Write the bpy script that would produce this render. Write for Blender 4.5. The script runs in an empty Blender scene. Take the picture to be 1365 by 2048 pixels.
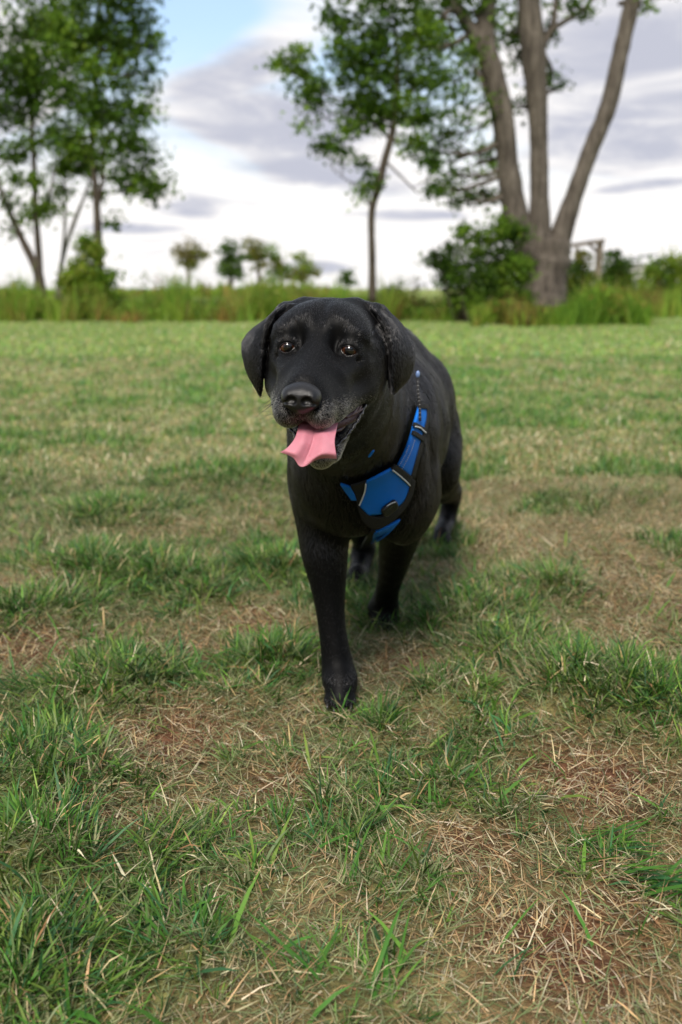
import bpy, math, random, time
import numpy as np
from mathutils import Vector, Matrix, Euler
from mathutils.bvhtree import BVHTree

T0 = time.time()
random.seed(7)
RNG = np.random.default_rng(7)
SC = bpy.context.scene
COL = SC.collection
R = math.radians

# ------------------------------------------------------------------ camera
CAM_H = 0.66
PITCH = R(12.8)
FPX = 1990.0                      # focal length in photo pixels (photo 1365 x 2048)
cam_data = bpy.data.cameras.new('camera')
cam = bpy.data.objects.new('camera', cam_data)
COL.objects.link(cam)
cam.location = (0, 0, CAM_H)
cam.rotation_euler = (R(90) - PITCH, 0, 0)
cam_data.sensor_fit = 'HORIZONTAL'
cam_data.sensor_width = 24.0
cam_data.lens = FPX / 1365 * 24.0
cam_data.clip_start = 0.05
cam_data.clip_end = 3000
cam_data.dof.use_dof = True
cam_data.dof.focus_distance = 1.20
cam_data.dof.aperture_fstop = 4.5
SC.camera = cam

# ------------------------------------------------------------------ sky, sun, exposure
SUN_EL, SUN_AZ = R(48), R(192)    # azimuth clockwise from +Y (camera looks along +Y)
world = bpy.data.worlds.new('World')
SC.world = world
world.use_nodes = True
wn, wl = world.node_tree.nodes, world.node_tree.links
wn.clear()

def wnode(t, **kw):
    n = wn.new(t)
    for k, v in kw.items():
        setattr(n, k, v)
    return n

def wmath(op, a, b=None, c=None):
    n = wnode('ShaderNodeMath', operation=op)
    for i, v in enumerate((a, b, c)):
        if v is None:
            continue
        if isinstance(v, (int, float)):
            n.inputs[i].default_value = v
        else:
            wl.new(v, n.inputs[i])
    return n.outputs[0]

def wmix(f, a, b):
    n = wnode('ShaderNodeMix', data_type='RGBA')
    for i, v in ((0, f), (6, a), (7, b)):
        if isinstance(v, (int, float)):
            n.inputs[i].default_value = v
        elif isinstance(v, tuple):
            n.inputs[i].default_value = v + (1,)
        else:
            wl.new(v, n.inputs[i])
    return n.outputs[2]

def wramp(v, lo, hi):
    n = wnode('ShaderNodeMapRange', interpolation_type='SMOOTHSTEP')
    wl.new(v, n.inputs[0])
    n.inputs[1].default_value = lo
    n.inputs[2].default_value = hi
    return n.outputs[0]

sky = wnode('ShaderNodeTexSky', sky_type='NISHITA')
sky.sun_disc = False
sky.sun_elevation = SUN_EL
sky.sun_rotation = SUN_AZ
sky.air_density = 1.0
sky.dust_density = 1.0
tc = wnode('ShaderNodeTexCoord')
sep = wnode('ShaderNodeSeparateXYZ')
wl.new(tc.outputs['Generated'], sep.inputs[0])
X, Y, Z = sep.outputs
# clouds lie on a flat deck: direction projected on a plane overhead
zz = wmath('MAXIMUM', wmath('ADD', Z, 0.10), 0.05)
cu = wmath('DIVIDE', X, zz)
cv = wmath('DIVIDE', Y, zz)
comb = wnode('ShaderNodeCombineXYZ')
wl.new(cu, comb.inputs[0]); wl.new(cv, comb.inputs[1])

def wnoise(scale, detail, off, rough=0.55, dist=0.0):
    mp = wnode('ShaderNodeMapping')
    mp.inputs['Location'].default_value = off
    wl.new(comb.outputs[0], mp.inputs[0])
    n = wnode('ShaderNodeTexNoise')
    wl.new(mp.outputs[0], n.inputs['Vector'])
    n.inputs['Scale'].default_value = scale
    n.inputs['Detail'].default_value = detail
    n.inputs['Roughness'].default_value = rough
    n.inputs['Distortion'].default_value = dist
    return n.outputs[0]

n_cover = wnoise(0.55, 5, (3.1, 7.4, 0))
n_shade = wnoise(2.1, 8, (11.0, 2.0, 4.0), 0.66, 0.5)
az = wmath('ARCTAN2', X, Y)
el = wmath('ARCSINE', Z)

def blob(px, py, sx, sy, rot=0.0):
    """soft elliptical cloud bank at a direction, size in photo pixels"""
    a0 = math.atan((px - 682.5) / FPX)
    v = (1024 - py) / FPX
    e0 = math.atan(v) - PITCH
    da = wmath('SUBTRACT', az, a0)
    de = wmath('SUBTRACT', el, e0)
    c, s = math.cos(rot), math.sin(rot)
    u = wmath('ADD', wmath('MULTIPLY', da, c * FPX / sx), wmath('MULTIPLY', de, s * FPX / sx))
    w = wmath('ADD', wmath('MULTIPLY', da, -s * FPX / sy), wmath('MULTIPLY', de, c * FPX / sy))
    d = wmath('SQRT', wmath('ADD', wmath('MULTIPLY', u, u), wmath('MULTIPLY', w, w)))
    n = wnode('ShaderNodeMapRange', interpolation_type='SMOOTHSTEP')
    wl.new(d, n.inputs[0])
    n.inputs[1].default_value = 1.25
    n.inputs[2].default_value = 0.2
    return n.outputs[0]

banks = None
for b in ((470, 150, 200, 75, 0.35), (560, 250, 270, 95, -0.1), (640, 340, 230, 45, -0.15), (395, 415, 75, 30, 0.0),
          (290, 460, 110, 14, 0.0), (1200, 110, 260, 120, 0.1), (1290, 250, 330, 110, 0.0), (820, 430, 140, 12, 0),
          (1260, 378, 120, 12, 0.1), (640, 535, 90, 16, 0), (60, 200, 120, 90, 0.3), (-300, 250, 420, 110, 0), (1900, 260, 380, 120, 0)):
    o = blob(*b)
    banks = o if banks is None else wmath('MAXIMUM', banks, o)
shade = wramp(wmath('ADD', wmath('MULTIPLY', banks, 0.50), wmath('MULTIPLY', n_shade, 1.35)), 0.66, 1.28)
high = wramp(el, R(20), R(34))                  # beyond the frame the banks come from noise alone
shade_hi = wramp(wmath('ADD', n_shade, wmath('MULTIPLY', n_cover, 0.3)), 0.52, 0.86)
shade = wmath('ADD', wmath('MULTIPLY', shade, wmath('SUBTRACT', 1.0, high)), wmath('MULTIPLY', shade_hi, high))
# blue shows through thin cloud higher up
clear = blob(400, 40, 190, 130, 0.2)
cover = wramp(wmath('SUBTRACT', wmath('ADD', n_cover, wmath('MULTIPLY', banks, 0.30)), wmath('MULTIPLY', clear, 0.24)), 0.36, 0.62)
low = wramp(el, R(13.5), R(3.5))
cover = wmath('MAXIMUM', cover, low)
SKY_S = 0.11
K = 1.0 / SKY_S
white = (0.50 * K, 0.485 * K, 0.475 * K)
grey = (0.262 * K, 0.270 * K, 0.315 * K)
cloud = wmix(shade, white, grey)
sky_veil = wmix(0.45, sky.outputs[0], (0.26 * K, 0.335 * K, 0.41 * K))
final = wmix(cover, sky_veil, cloud)
bg = wnode('ShaderNodeBackground')
bg.inputs['Strength'].default_value = SKY_S
wl.new(final, bg.inputs['Color'])
wo = wnode('ShaderNodeOutputWorld')
wl.new(bg.outputs[0], wo.inputs[0])

sun_d = bpy.data.lights.new('sun', 'SUN')
sun_d.energy = 2.4
sun_d.angle = R(16)
sun_d.color = (1.0, 0.93, 0.84)
sun = bpy.data.objects.new('sun', sun_d)
COL.objects.link(sun)
sd = Vector((math.sin(SUN_AZ) * math.cos(SUN_EL), math.cos(SUN_AZ) * math.cos(SUN_EL), math.sin(SUN_EL)))
sun.rotation_euler = sd.to_track_quat('Z', 'Y').to_euler()
sun.location = (0, 0, 30)

SC.view_settings.view_transform = 'Standard'
SC.view_settings.look = 'None'
SC.view_settings.exposure = 1.15
SC.view_settings.gamma = 1.0
SC.view_settings.use_curve_mapping = False
SC.cycles.max_bounces = 6
SC.cycles.transparent_max_bounces = 4
try:
    SC.cycles_curves.shape = 'RIBBONS'
except Exception:
    pass

# ------------------------------------------------------------------ helpers
def W(px, py, Y):
    """world point that the photo shows at (px, py), at world distance Y in front of the camera"""
    u, v = (px - 682.5) / FPX, (1024 - py) / FPX
    dy = math.cos(PITCH) + v * math.sin(PITCH)
    dz = -math.sin(PITCH) + v * math.cos(PITCH)
    t = Y / dy
    return np.array([u * t, Y, CAM_H + dz * t])

def G(px, py, z=0.0):
    """ground point seen at a pixel"""
    u, v = (px - 682.5) / FPX, (1024 - py) / FPX
    dy = math.cos(PITCH) + v * math.sin(PITCH)
    dz = -math.sin(PITCH) + v * math.cos(PITCH)
    t = (z - CAM_H) / dz
    return np.array([u * t, dy * t, z])

def tag(o, label=None, cat=None, group=None, kind=None):
    if label: o['label'] = label
    if cat: o['category'] = cat
    if group: o['group'] = group
    if kind: o['kind'] = kind
    return o

def empty(name, loc, label, cat, group=None):
    o = bpy.data.objects.new(name, None)
    o.empty_display_size = 0.1
    o.location = [float(a) for a in loc]
    COL.objects.link(o)
    return tag(o, label, cat, group)

def link(name, me, mat=None, parent=None, smooth=False):
    """world-space mesh linked, kept in place under its parent"""
    if mat is not None and len(me.materials) == 0:
        me.materials.append(mat)
    if smooth:
        me.polygons.foreach_set('use_smooth', np.ones(len(me.polygons), dtype=bool))
    o = bpy.data.objects.new(name, me)
    COL.objects.link(o)
    if parent is not None:
        o.parent = parent
        p, m = parent, Matrix.Identity(4)
        while p is not None:
            m = Matrix.Translation(p.location) @ m
            p = p.parent
        o.matrix_parent_inverse = m.inverted()
    return o

def mesh_np(name, verts, faces_list, attrs=None):
    """faces_list: list of int arrays (n,3) or (n,4)"""
    me = bpy.data.meshes.new(name)
    verts = np.asarray(verts, dtype=np.float32)
    faces_list = [np.asarray(f, dtype=np.int32) for f in faces_list if len(f)]
    me.vertices.add(len(verts))
    me.vertices.foreach_set('co', verts.ravel())
    loops = np.concatenate([f.ravel() for f in faces_list])
    sizes = np.concatenate([np.full(len(f), f.shape[1], dtype=np.int32) for f in faces_list])
    me.loops.add(len(loops))
    me.loops.foreach_set('vertex_index', loops)
    me.polygons.add(len(sizes))
    starts = np.concatenate([[0], np.cumsum(sizes)[:-1]]).astype(np.int32)
    me.polygons.foreach_set('loop_start', starts)
    if attrs:
        for k, v in attrs.items():
            v = np.asarray(v, dtype=np.float32)
            if v.ndim == 2:
                a = me.attributes.new(k, 'FLOAT_COLOR', 'POINT')
                if v.shape[1] == 3:
                    v = np.concatenate([v, np.ones((len(v), 1), np.float32)], 1)
                a.data.foreach_set('color', v.ravel())
            else:
                a = me.attributes.new(k, 'FLOAT', 'POINT')
                a.data.foreach_set('value', v)
    me.update(calc_edges=True)
    return me

def hash2(ix, iy, seed):
    h = (ix.astype(np.int64) * 374761393 + iy.astype(np.int64) * 668265263 + seed * 974634777) & 0xffffffff
    h = ((h ^ (h >> 13)) * 1274126177) & 0xffffffff
    return ((h ^ (h >> 16)) & 0xffffff) / float(0xffffff)

def vnoise(x, y, seed=0):
    ix, iy = np.floor(x), np.floor(y)
    fx, fy = x - ix, y - iy
    fx, fy = fx * fx * (3 - 2 * fx), fy * fy * (3 - 2 * fy)
    a, b = hash2(ix, iy, seed), hash2(ix + 1, iy, seed)
    c, d = hash2(ix, iy + 1, seed), hash2(ix + 1, iy + 1, seed)
    return (a * (1 - fx) + b * fx) * (1 - fy) + (c * (1 - fx) + d * fx) * fy

def fbm(x, y, seed=0, octv=4):
    s, amp, tot = 0, 1.0, 0
    for o in range(octv):
        s = s + amp * vnoise(x * 2 ** o, y * 2 ** o, seed + o * 17)
        tot += amp
        amp *= 0.5
    return s / tot

# material helpers
def mat_new(name):
    m = bpy.data.materials.new(name)
    m.use_nodes = True
    nt = m.node_tree
    nt.nodes.clear()
    return m, nt.nodes, nt.links

def mat_simple(name, col, rough=0.6, spec=0.5, noise=0.0, nscale=50, bump=0.0, bscale=200, metal=0.0, sheen=0.0, coat=0.0):
    m, n, l = mat_new(name)
    b = n.new('ShaderNodeBsdfPrincipled')
    b.inputs['Roughness'].default_value = rough
    b.inputs['Specular IOR Level'].default_value = spec
    b.inputs['Metallic'].default_value = metal
    b.inputs['Sheen Weight'].default_value = sheen
    b.inputs['Coat Weight'].default_value = coat
    o = n.new('ShaderNodeOutputMaterial')
    l.new(b.outputs[0], o.inputs[0])
    tcn = n.new('ShaderNodeTexCoord')
    if noise:
        t = n.new('ShaderNodeTexNoise')
        t.inputs['Scale'].default_value = nscale
        t.inputs['Detail'].default_value = 6
        l.new(tcn.outputs['Object'], t.inputs['Vector'])
        mx = n.new('ShaderNodeMix'); mx.data_type = 'RGBA'
        l.new(t.outputs[0], mx.inputs[0])
        mx.inputs[6].default_value = tuple(c * (1 - noise) for c in col) + (1,)
        mx.inputs[7].default_value = tuple(min(1, c * (1 + noise)) for c in col) + (1,)
        l.new(mx.outputs[2], b.inputs['Base Color'])
    else:
        b.inputs['Base Color'].default_value = tuple(col) + (1,)
    if bump:
        t = n.new('ShaderNodeTexNoise')
        t.inputs['Scale'].default_value = bscale
        t.inputs['Detail'].default_value = 4
        l.new(tcn.outputs['Object'], t.inputs['Vector'])
        bp = n.new('ShaderNodeBump')
        bp.inputs['Strength'].default_value = bump
        bp.inputs['Distance'].default_value = 0.002
        l.new(t.outputs[0], bp.inputs['Height'])
        l.new(bp.outputs[0], b.inputs['Normal'])
    return m

def mat_leaf(name, rough=0.45, trans=0.35, spec=0.35, tint=(1, 1, 1)):
    """diffuse + translucent blade / leaf coloured by the per-leaf attribute Col"""
    m, n, l = mat_new(name)
    a = n.new('ShaderNodeAttribute'); a.attribute_name = 'Col'
    mu = n.new('ShaderNodeMix'); mu.data_type = 'RGBA'; mu.blend_type = 'MULTIPLY'
    mu.inputs[0].default_value = 1.0
    l.new(a.outputs['Color'], mu.inputs[6])
    mu.inputs[7].default_value = tuple(tint) + (1,)
    b = n.new('ShaderNodeBsdfPrincipled')
    b.inputs['Roughness'].default_value = rough
    b.inputs['Specular IOR Level'].default_value = spec
    l.new(mu.outputs[2], b.inputs['Base Color'])
    t = n.new('ShaderNodeBsdfTranslucent')
    l.new(mu.outputs[2], t.inputs['Color'])
    mx = n.new('ShaderNodeMixShader')
    mx.inputs[0].default_value = trans
    l.new(b.outputs[0], mx.inputs[1]); l.new(t.outputs[0], mx.inputs[2])
    o = n.new('ShaderNodeOutputMaterial')
    l.new(mx.outputs[0], o.inputs[0])
    return m

def tube(points, radii, seg=10, cap=True):
    """swept tube -> verts, quads"""
    P = np.asarray(points, float)
    n = len(P)
    radii = np.broadcast_to(np.asarray(radii, float), (n,))
    tan = np.gradient(P, axis=0)
    tan /= np.linalg.norm(tan, axis=1)[:, None] + 1e-9
    ref = np.array([0, 0, 1.0]) if abs(tan[0, 2]) < 0.8 else np.array([1.0, 0, 0])
    V = []
    a = np.cross(tan[0], ref); a /= np.linalg.norm(a)
    ang = np.arange(seg) * 2 * math.pi / seg
    for i in range(n):
        a = a - tan[i] * a.dot(tan[i]); a /= np.linalg.norm(a)
        b = np.cross(tan[i], a)
        V.append(P[i] + radii[i] * (np.cos(ang)[:, None] * a + np.sin(ang)[:, None] * b))
    V = np.concatenate(V)
    i, j = np.meshgrid(np.arange(n - 1), np.arange(seg), indexing='ij')
    i, j = i.ravel(), j.ravel()
    F = np.stack([i * seg + j, i * seg + (j + 1) % seg, (i + 1) * seg + (j + 1) % seg, (i + 1) * seg + j], 1)
    Q = [F]
    if cap:
        V = np.concatenate([V, P[:1], P[-1:]])
        c0, c1 = len(V) - 2, len(V) - 1
        j = np.arange(seg)
        t0 = np.stack([np.full(seg, c0), (j + 1) % seg, j], 1)
        t1 = np.stack([np.full(seg, c1), (n - 1) * seg + j, (n - 1) * seg + (j + 1) % seg], 1)
        return V, F, np.concatenate([t0, t1])
    return V, F, np.zeros((0, 3), int)

class Acc:
    """gathers shapes into one mesh"""
    def __init__(s): s.v, s.q, s.t, s.n, s.c = [], [], [], 0, []
    def add(s, V, Q=None, T=None, col=None):
        V = np.asarray(V, float)
        s.v.append(V)
        if Q is not None and len(Q): s.q.append(np.asarray(Q) + s.n)
        if T is not None and len(T): s.t.append(np.asarray(T) + s.n)
        if col is not None: s.c.append(np.broadcast_to(np.asarray(col, float), (len(V), 3)))
        s.n += len(V)
        return s
    def tube(s, pts, rad, seg=10, col=None): return s.add(*tube(pts, rad, seg), col=col)
    def mesh(s, name):
        fl = []
        if s.q: fl.append(np.concatenate(s.q))
        if s.t: fl.append(np.concatenate(s.t))
        at = {'Col': np.concatenate(s.c)} if s.c else None
        return mesh_np(name, np.concatenate(s.v), fl, at)

def spline(pts, n):
    """Catmull-Rom through the control points (any number of columns)"""
    P = np.asarray(pts, float)
    P = np.vstack([2 * P[0] - P[1], P, 2 * P[-1] - P[-2]])
    m = len(P) - 3
    u = np.linspace(0, m - 1e-6, n)
    i = u.astype(int); t = (u - i)[:, None]
    a, b, c, d = P[i], P[i + 1], P[i + 2], P[i + 3]
    return 0.5 * ((2 * b) + (-a + c) * t + (2 * a - 5 * b + 4 * c - d) * t ** 2 + (-a + 3 * b - 3 * c + d) * t ** 3)
# ------------------------------------------------------------------ ground
# patches the photo shows: (px, py, radius m, strength) of lush tufts and of dry bare spots
TUFTS = [(1230, 1400, .17, 1.2), (1130, 1385, .12, 1.0), (1330, 1430, .14, 1.0), (1110, 1180, .16, .9), (250, 1370, .15, 1.0), (190, 1140, .2, 1.0), (330, 1160, .16, .8),
         (60, 1230, .2, .9), (545, 1330, .11, 1.1), (560, 1140, .16, .8), (420, 1190, .14, .7), (70, 1560, .16, 1.0), (90, 1720, .14, 1.1), (20, 1780, .1, 1.1), (600, 1520, .06, .9),
         (1040, 1490, .07, 1.0), (880, 1560, .05, .9), (1040, 1640, .06, .8), (1230, 1760, .07, 1.0), (1330, 1850, .07, 1.0), (760, 1460, .08, .8),
         (820, 1770, .07, .9), (1120, 1620, .07, .7), (370, 1900, .06, 1.0), (740, 1985, .08, .8), (200, 1560, .12, .6), (240, 1030, .22, .7), (960, 1240, .2, .6), (470, 950, .3, .7), (1250, 1000, .25, .6), (20, 950, .3, .5),
         (1040, 1310, .16, .7), (900, 1390, .14, .6), (620, 1960, .06, .6), (30, 1990, .08, .9), (460, 1400, .12, .5), (692, 1440, .035, 1.0), (1290, 1640, .06, .8), (650, 1590, .05, .8), (480, 1530, .06, .8), (90, 1900, .07, .8), (500, 1740, .06, .8)]
BARE = [(330, 1470, .11, 1.0), (370, 1300, .10, .5), (520, 1245, .10, .9), (50, 1300, .12, .9), (30, 1180, .16, .8), (1200, 1560, .12, .9), (940, 1680, .05, 1.0), (820, 1330, .08, .7), (1140, 1900, .08, 1.0), (1010, 1850, .05, .7),
        (1300, 1800, .08, .7), (1330, 1220, .2, .7), (1000, 1070, .3, .6), (560, 1560, .07, .6), (200, 1660, .06, .8), (330, 1060, .25, .5), (230, 810, .7, .5), (1180, 900, .8, .4), (1240, 1150, .25, .6), (1180, 1960, .06, .8), (660, 830, 1.0, .5), (920, 860, .5, .3)]
_T = [(G(a, b), r, s) for a, b, r, s in TUFTS]
_B = [(G(a, b), r, s) for a, b, r, s in BARE]
def ground_h(x, y):
    """gentle lumps near, one field further off"""
    x, y = np.asarray(x, float), np.asarray(y, float)
    near = np.clip(1 - (y - 2) / 10, 0, 1)
    h = (fbm(x * 2.2 + 31, y * 2.2 + 7, 3, 3) - .5) * .030 * near
    for c, r, s in _T:                                # every tuft has built itself a low hummock
        if r < .05: continue
        m = (np.abs(x - c[0]) < 2.4 * r) & (np.abs(y - c[1]) < 2.4 * r)
        if m.any():
            d2 = ((x - c[0]) ** 2 + (y - c[1]) ** 2) / r ** 2
            h = h + np.where(m, .24 * min(r, .13) * s * (np.exp(-d2 * 2.2)), 0)
    far = np.clip((y - 40) / 200, 0, 1)
    return h - far * far * 2.0

def green_mask(x, y):
    m = 0
    for c, r, s in _T:
        d2 = ((x - c[0]) ** 2 + ((y - c[1]) / 1.15) ** 2) / r ** 2
        m = np.maximum(m, s * np.exp(-d2 * 1.1))
    n = fbm(x * 4.5 + 3, y * 4.0 + 9, 11, 3)
    n2 = fbm(x * 1.1 + 5, y * .8 + 1, 23, 2)
    m = np.maximum(m, np.clip((n - .53) * 7.5, 0, 1) * .85)
    b = 0
    for c, r, s in _B:
        d2 = ((x - c[0]) ** 2 + ((y - c[1]) / 1.15) ** 2) / r ** 2
        b = np.maximum(b, s * np.exp(-d2 * 1.1))
    m = m * (1 - b)
    m = m + np.clip((n2 - .45) * 1.4, -.3, .4)
    far = np.clip((y - 4) / 9, 0, 1)
    m = m * (1 - .45 * far) + .62 * far
    return np.clip(m, 0, 1), b

def ground_mesh():
    def ax(parts): return np.concatenate([np.arange(a, b, s) for a, b, s in parts])
    xs = ax([(-400, -40, 40), (-40, -8, 4), (-8, -2, .5), (-2, 2, .05), (2, 8, .5), (8, 40, 4), (40, 401, 40)])
    ys = ax([(-60, -4, 8), (-4, .4, .4), (.4, 3.2, .04), (3.2, 8, .2), (8, 30, 1), (30, 100, 5), (100, 1000, 50)])
    X, Y = np.meshgrid(xs, ys, indexing='ij')
    Zz = ground_h(X, Y)
    V = np.stack([X, Y, Zz], 2).reshape(-1, 3)
    m = len(ys)
    i, j = np.meshgrid(np.arange(len(xs) - 1), np.arange(m - 1), indexing='ij'); i, j = i.ravel(), j.ravel()
    F = np.stack([i * m + j, (i + 1) * m + j, (i + 1) * m + j + 1, i * m + j + 1], 1)
    g, b = green_mask(V[:, 0], V[:, 1])
    near = V[:, 1] < 7
    far = np.clip((V[:, 1] - 2.2) / 3, 0, 1)[:, None]
    soil = np.array([.105, .047, .025]); straw = np.array([.29, .27, .11]); gr = np.array([.15, .215, .045])
    bb = np.clip(b * 1.3 + .15, 0, 1)[:, None]
    c = soil * bb + np.array([.17, .14, .062]) * (1 - bb) * (1 - g[:, None] * .6) + gr * .4 * g[:, None] * (1 - bb)
    f = gr * (g[:, None]) + straw * (1 - g[:, None])
    c = c * (1 - far) + f * far
    return mesh_np('ground', V, [F], {'Col': c})

def mat_ground():
    m, n, l = mat_new('soil_and_turf')
    a = n.new('ShaderNodeAttribute'); a.attribute_name = 'Col'
    t = n.new('ShaderNodeTexCoord')
    b = n.new('ShaderNodeBsdfPrincipled'); b.inputs['Roughness'].default_value = .9; b.inputs['Specular IOR Level'].default_value = .15
    def nz(sc, det):
        q = n.new('ShaderNodeTexNoise'); q.inputs['Scale'].default_value = sc; q.inputs['Detail'].default_value = det
        l.new(t.outputs['Object'], q.inputs['Vector']); return q.outputs[0]
    def mulby(col, f, lo, hi):
        mr = n.new('ShaderNodeMapRange'); l.new(f, mr.inputs[0]); mr.inputs[1].default_value = .3; mr.inputs[2].default_value = .7; mr.inputs[3].default_value = lo; mr.inputs[4].default_value = hi
        mx = n.new('ShaderNodeVectorMath'); mx.operation = 'SCALE'
        l.new(col, mx.inputs[0]); l.new(mr.outputs[0], mx.inputs['Scale']); return mx.outputs[0]
    c = mulby(a.outputs['Color'], nz(.9, 5), .75, 1.25)
    c = mulby(c, nz(7, 5), .75, 1.25)
    c = mulby(c, nz(70, 4), .6, 1.4)
    l.new(c, b.inputs['Base Color'])
    bp = n.new('ShaderNodeBump'); bp.inputs['Strength'].default_value = .8; bp.inputs['Distance'].default_value = .01
    l.new(nz(120, 5), bp.inputs['Height']); l.new(bp.outputs[0], b.inputs['Normal'])
    o = n.new('ShaderNodeOutputMaterial'); l.new(b.outputs[0], o.inputs[0])
    return m
ground = link('ground', ground_mesh(), mat_ground(), None, True)
ground['kind'] = 'structure'
# ------------------------------------------------------------------ grass: every blade a bent ribbon
M_grass = mat_leaf('grass_blade', .50, .30, .22)
GREENS = np.array([[.052, .150, .020], [.070, .185, .028], [.110, .230, .034], [.044, .135, .046], [.165, .250, .045], [.085, .150, .036]])
GREYG = np.array([[.23, .26, .12], [.18, .225, .095], [.29, .30, .15], [.14, .19, .07]])
STRAW = np.array([[.56, .44, .24], [.66, .55, .34], [.46, .31, .15], [.58, .40, .20], [.74, .65, .45], [.32, .18, .085]])

def blades(x, y, L, w, az, lean, bend, col, seg=3, z0=None, twist=None):
    """ribbons with seg segments; lean = angle from vertical at the root, bend = extra angle gained to the tip"""
    n = len(x)
    z = ground_h(x, y) - .002 if z0 is None else z0
    d = np.stack([np.sin(az), np.cos(az)], 1)
    tw = az + math.pi / 2 + (RNG.normal(0, .5, n) if twist is None else twist)
    wd = np.stack([np.sin(tw), np.cos(tw)], 1)
    V = np.zeros((n, 2 * seg + 1, 3), np.float32)
    cur = np.stack([x, y, z], 1).astype(float)
    roll = RNG.normal(0, .35, n)
    for k in range(seg + 1):
        t = k / seg
        if k < seg:
            ww = (w * (1 - .55 * t ** 1.5) * .5)[:, None]
            o = np.concatenate([wd, roll[:, None]], 1)
            V[:, 2 * k] = cur - o * ww
            V[:, 2 * k + 1] = cur + o * ww
            a = lean + bend * (t + .5 / seg)
            st = (L / seg)[:, None]
            cur = cur + np.concatenate([d * np.sin(a)[:, None], np.cos(a)[:, None]], 1) * st
            fl = ground_h(cur[:, 0], cur[:, 1]) + .002 if k == seg - 1 else None
            if fl is not None: cur[:, 2] = np.maximum(cur[:, 2], fl)
        else:
            V[:, 2 * seg] = cur
    base = np.arange(n)[:, None] * (2 * seg + 1)
    Q = np.concatenate([base + np.array([2 * k, 2 * k + 1, 2 * k + 3, 2 * k + 2]) for k in range(seg - 1)]) if seg > 1 else np.zeros((0, 4), int)
    T = base + np.array([2 * seg - 2, 2 * seg - 1, 2 * seg])
    C = np.repeat(col, 2 * seg + 1, 0)
    return V.reshape(-1, 3), Q, T, C

def frustum_pts(n, y0, y1, margin, power=1.0):
    """points spread over the ground wedge the camera sees, with a margin either side"""
    y = np.sqrt(RNG.random(n * 2) * (y1 ** 2 - y0 ** 2) + y0 ** 2) if power == 1 else y0 * (y1 / y0) ** RNG.random(n * 2)
    hw = .36 * y + margin
    x = RNG.uniform(-1, 1, n * 2) * hw
    return x[:n], y[:n]

def tuft_lean(x, y):
    """blades fan out from their tuft's middle"""
    best = np.full(len(x), 9.0); ang = RNG.uniform(0, 2 * math.pi, len(x)); r0 = np.ones(len(x))
    for c, r, s in _T:
        dx, dy = x - c[0], y - c[1]
        d = np.hypot(dx, dy) / r
        m = d < np.minimum(best, 1.6)
        best[m] = d[m]; ang[m] = np.arctan2(dx[m], dy[m])
    return ang, best

def pick(P, n, j=.18):
    c = P[RNG.integers(0, len(P), n)]
    return c * RNG.uniform(1 - j, 1 + j, (n, 1)) * RNG.uniform(.94, 1.06, (n, 3))

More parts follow.
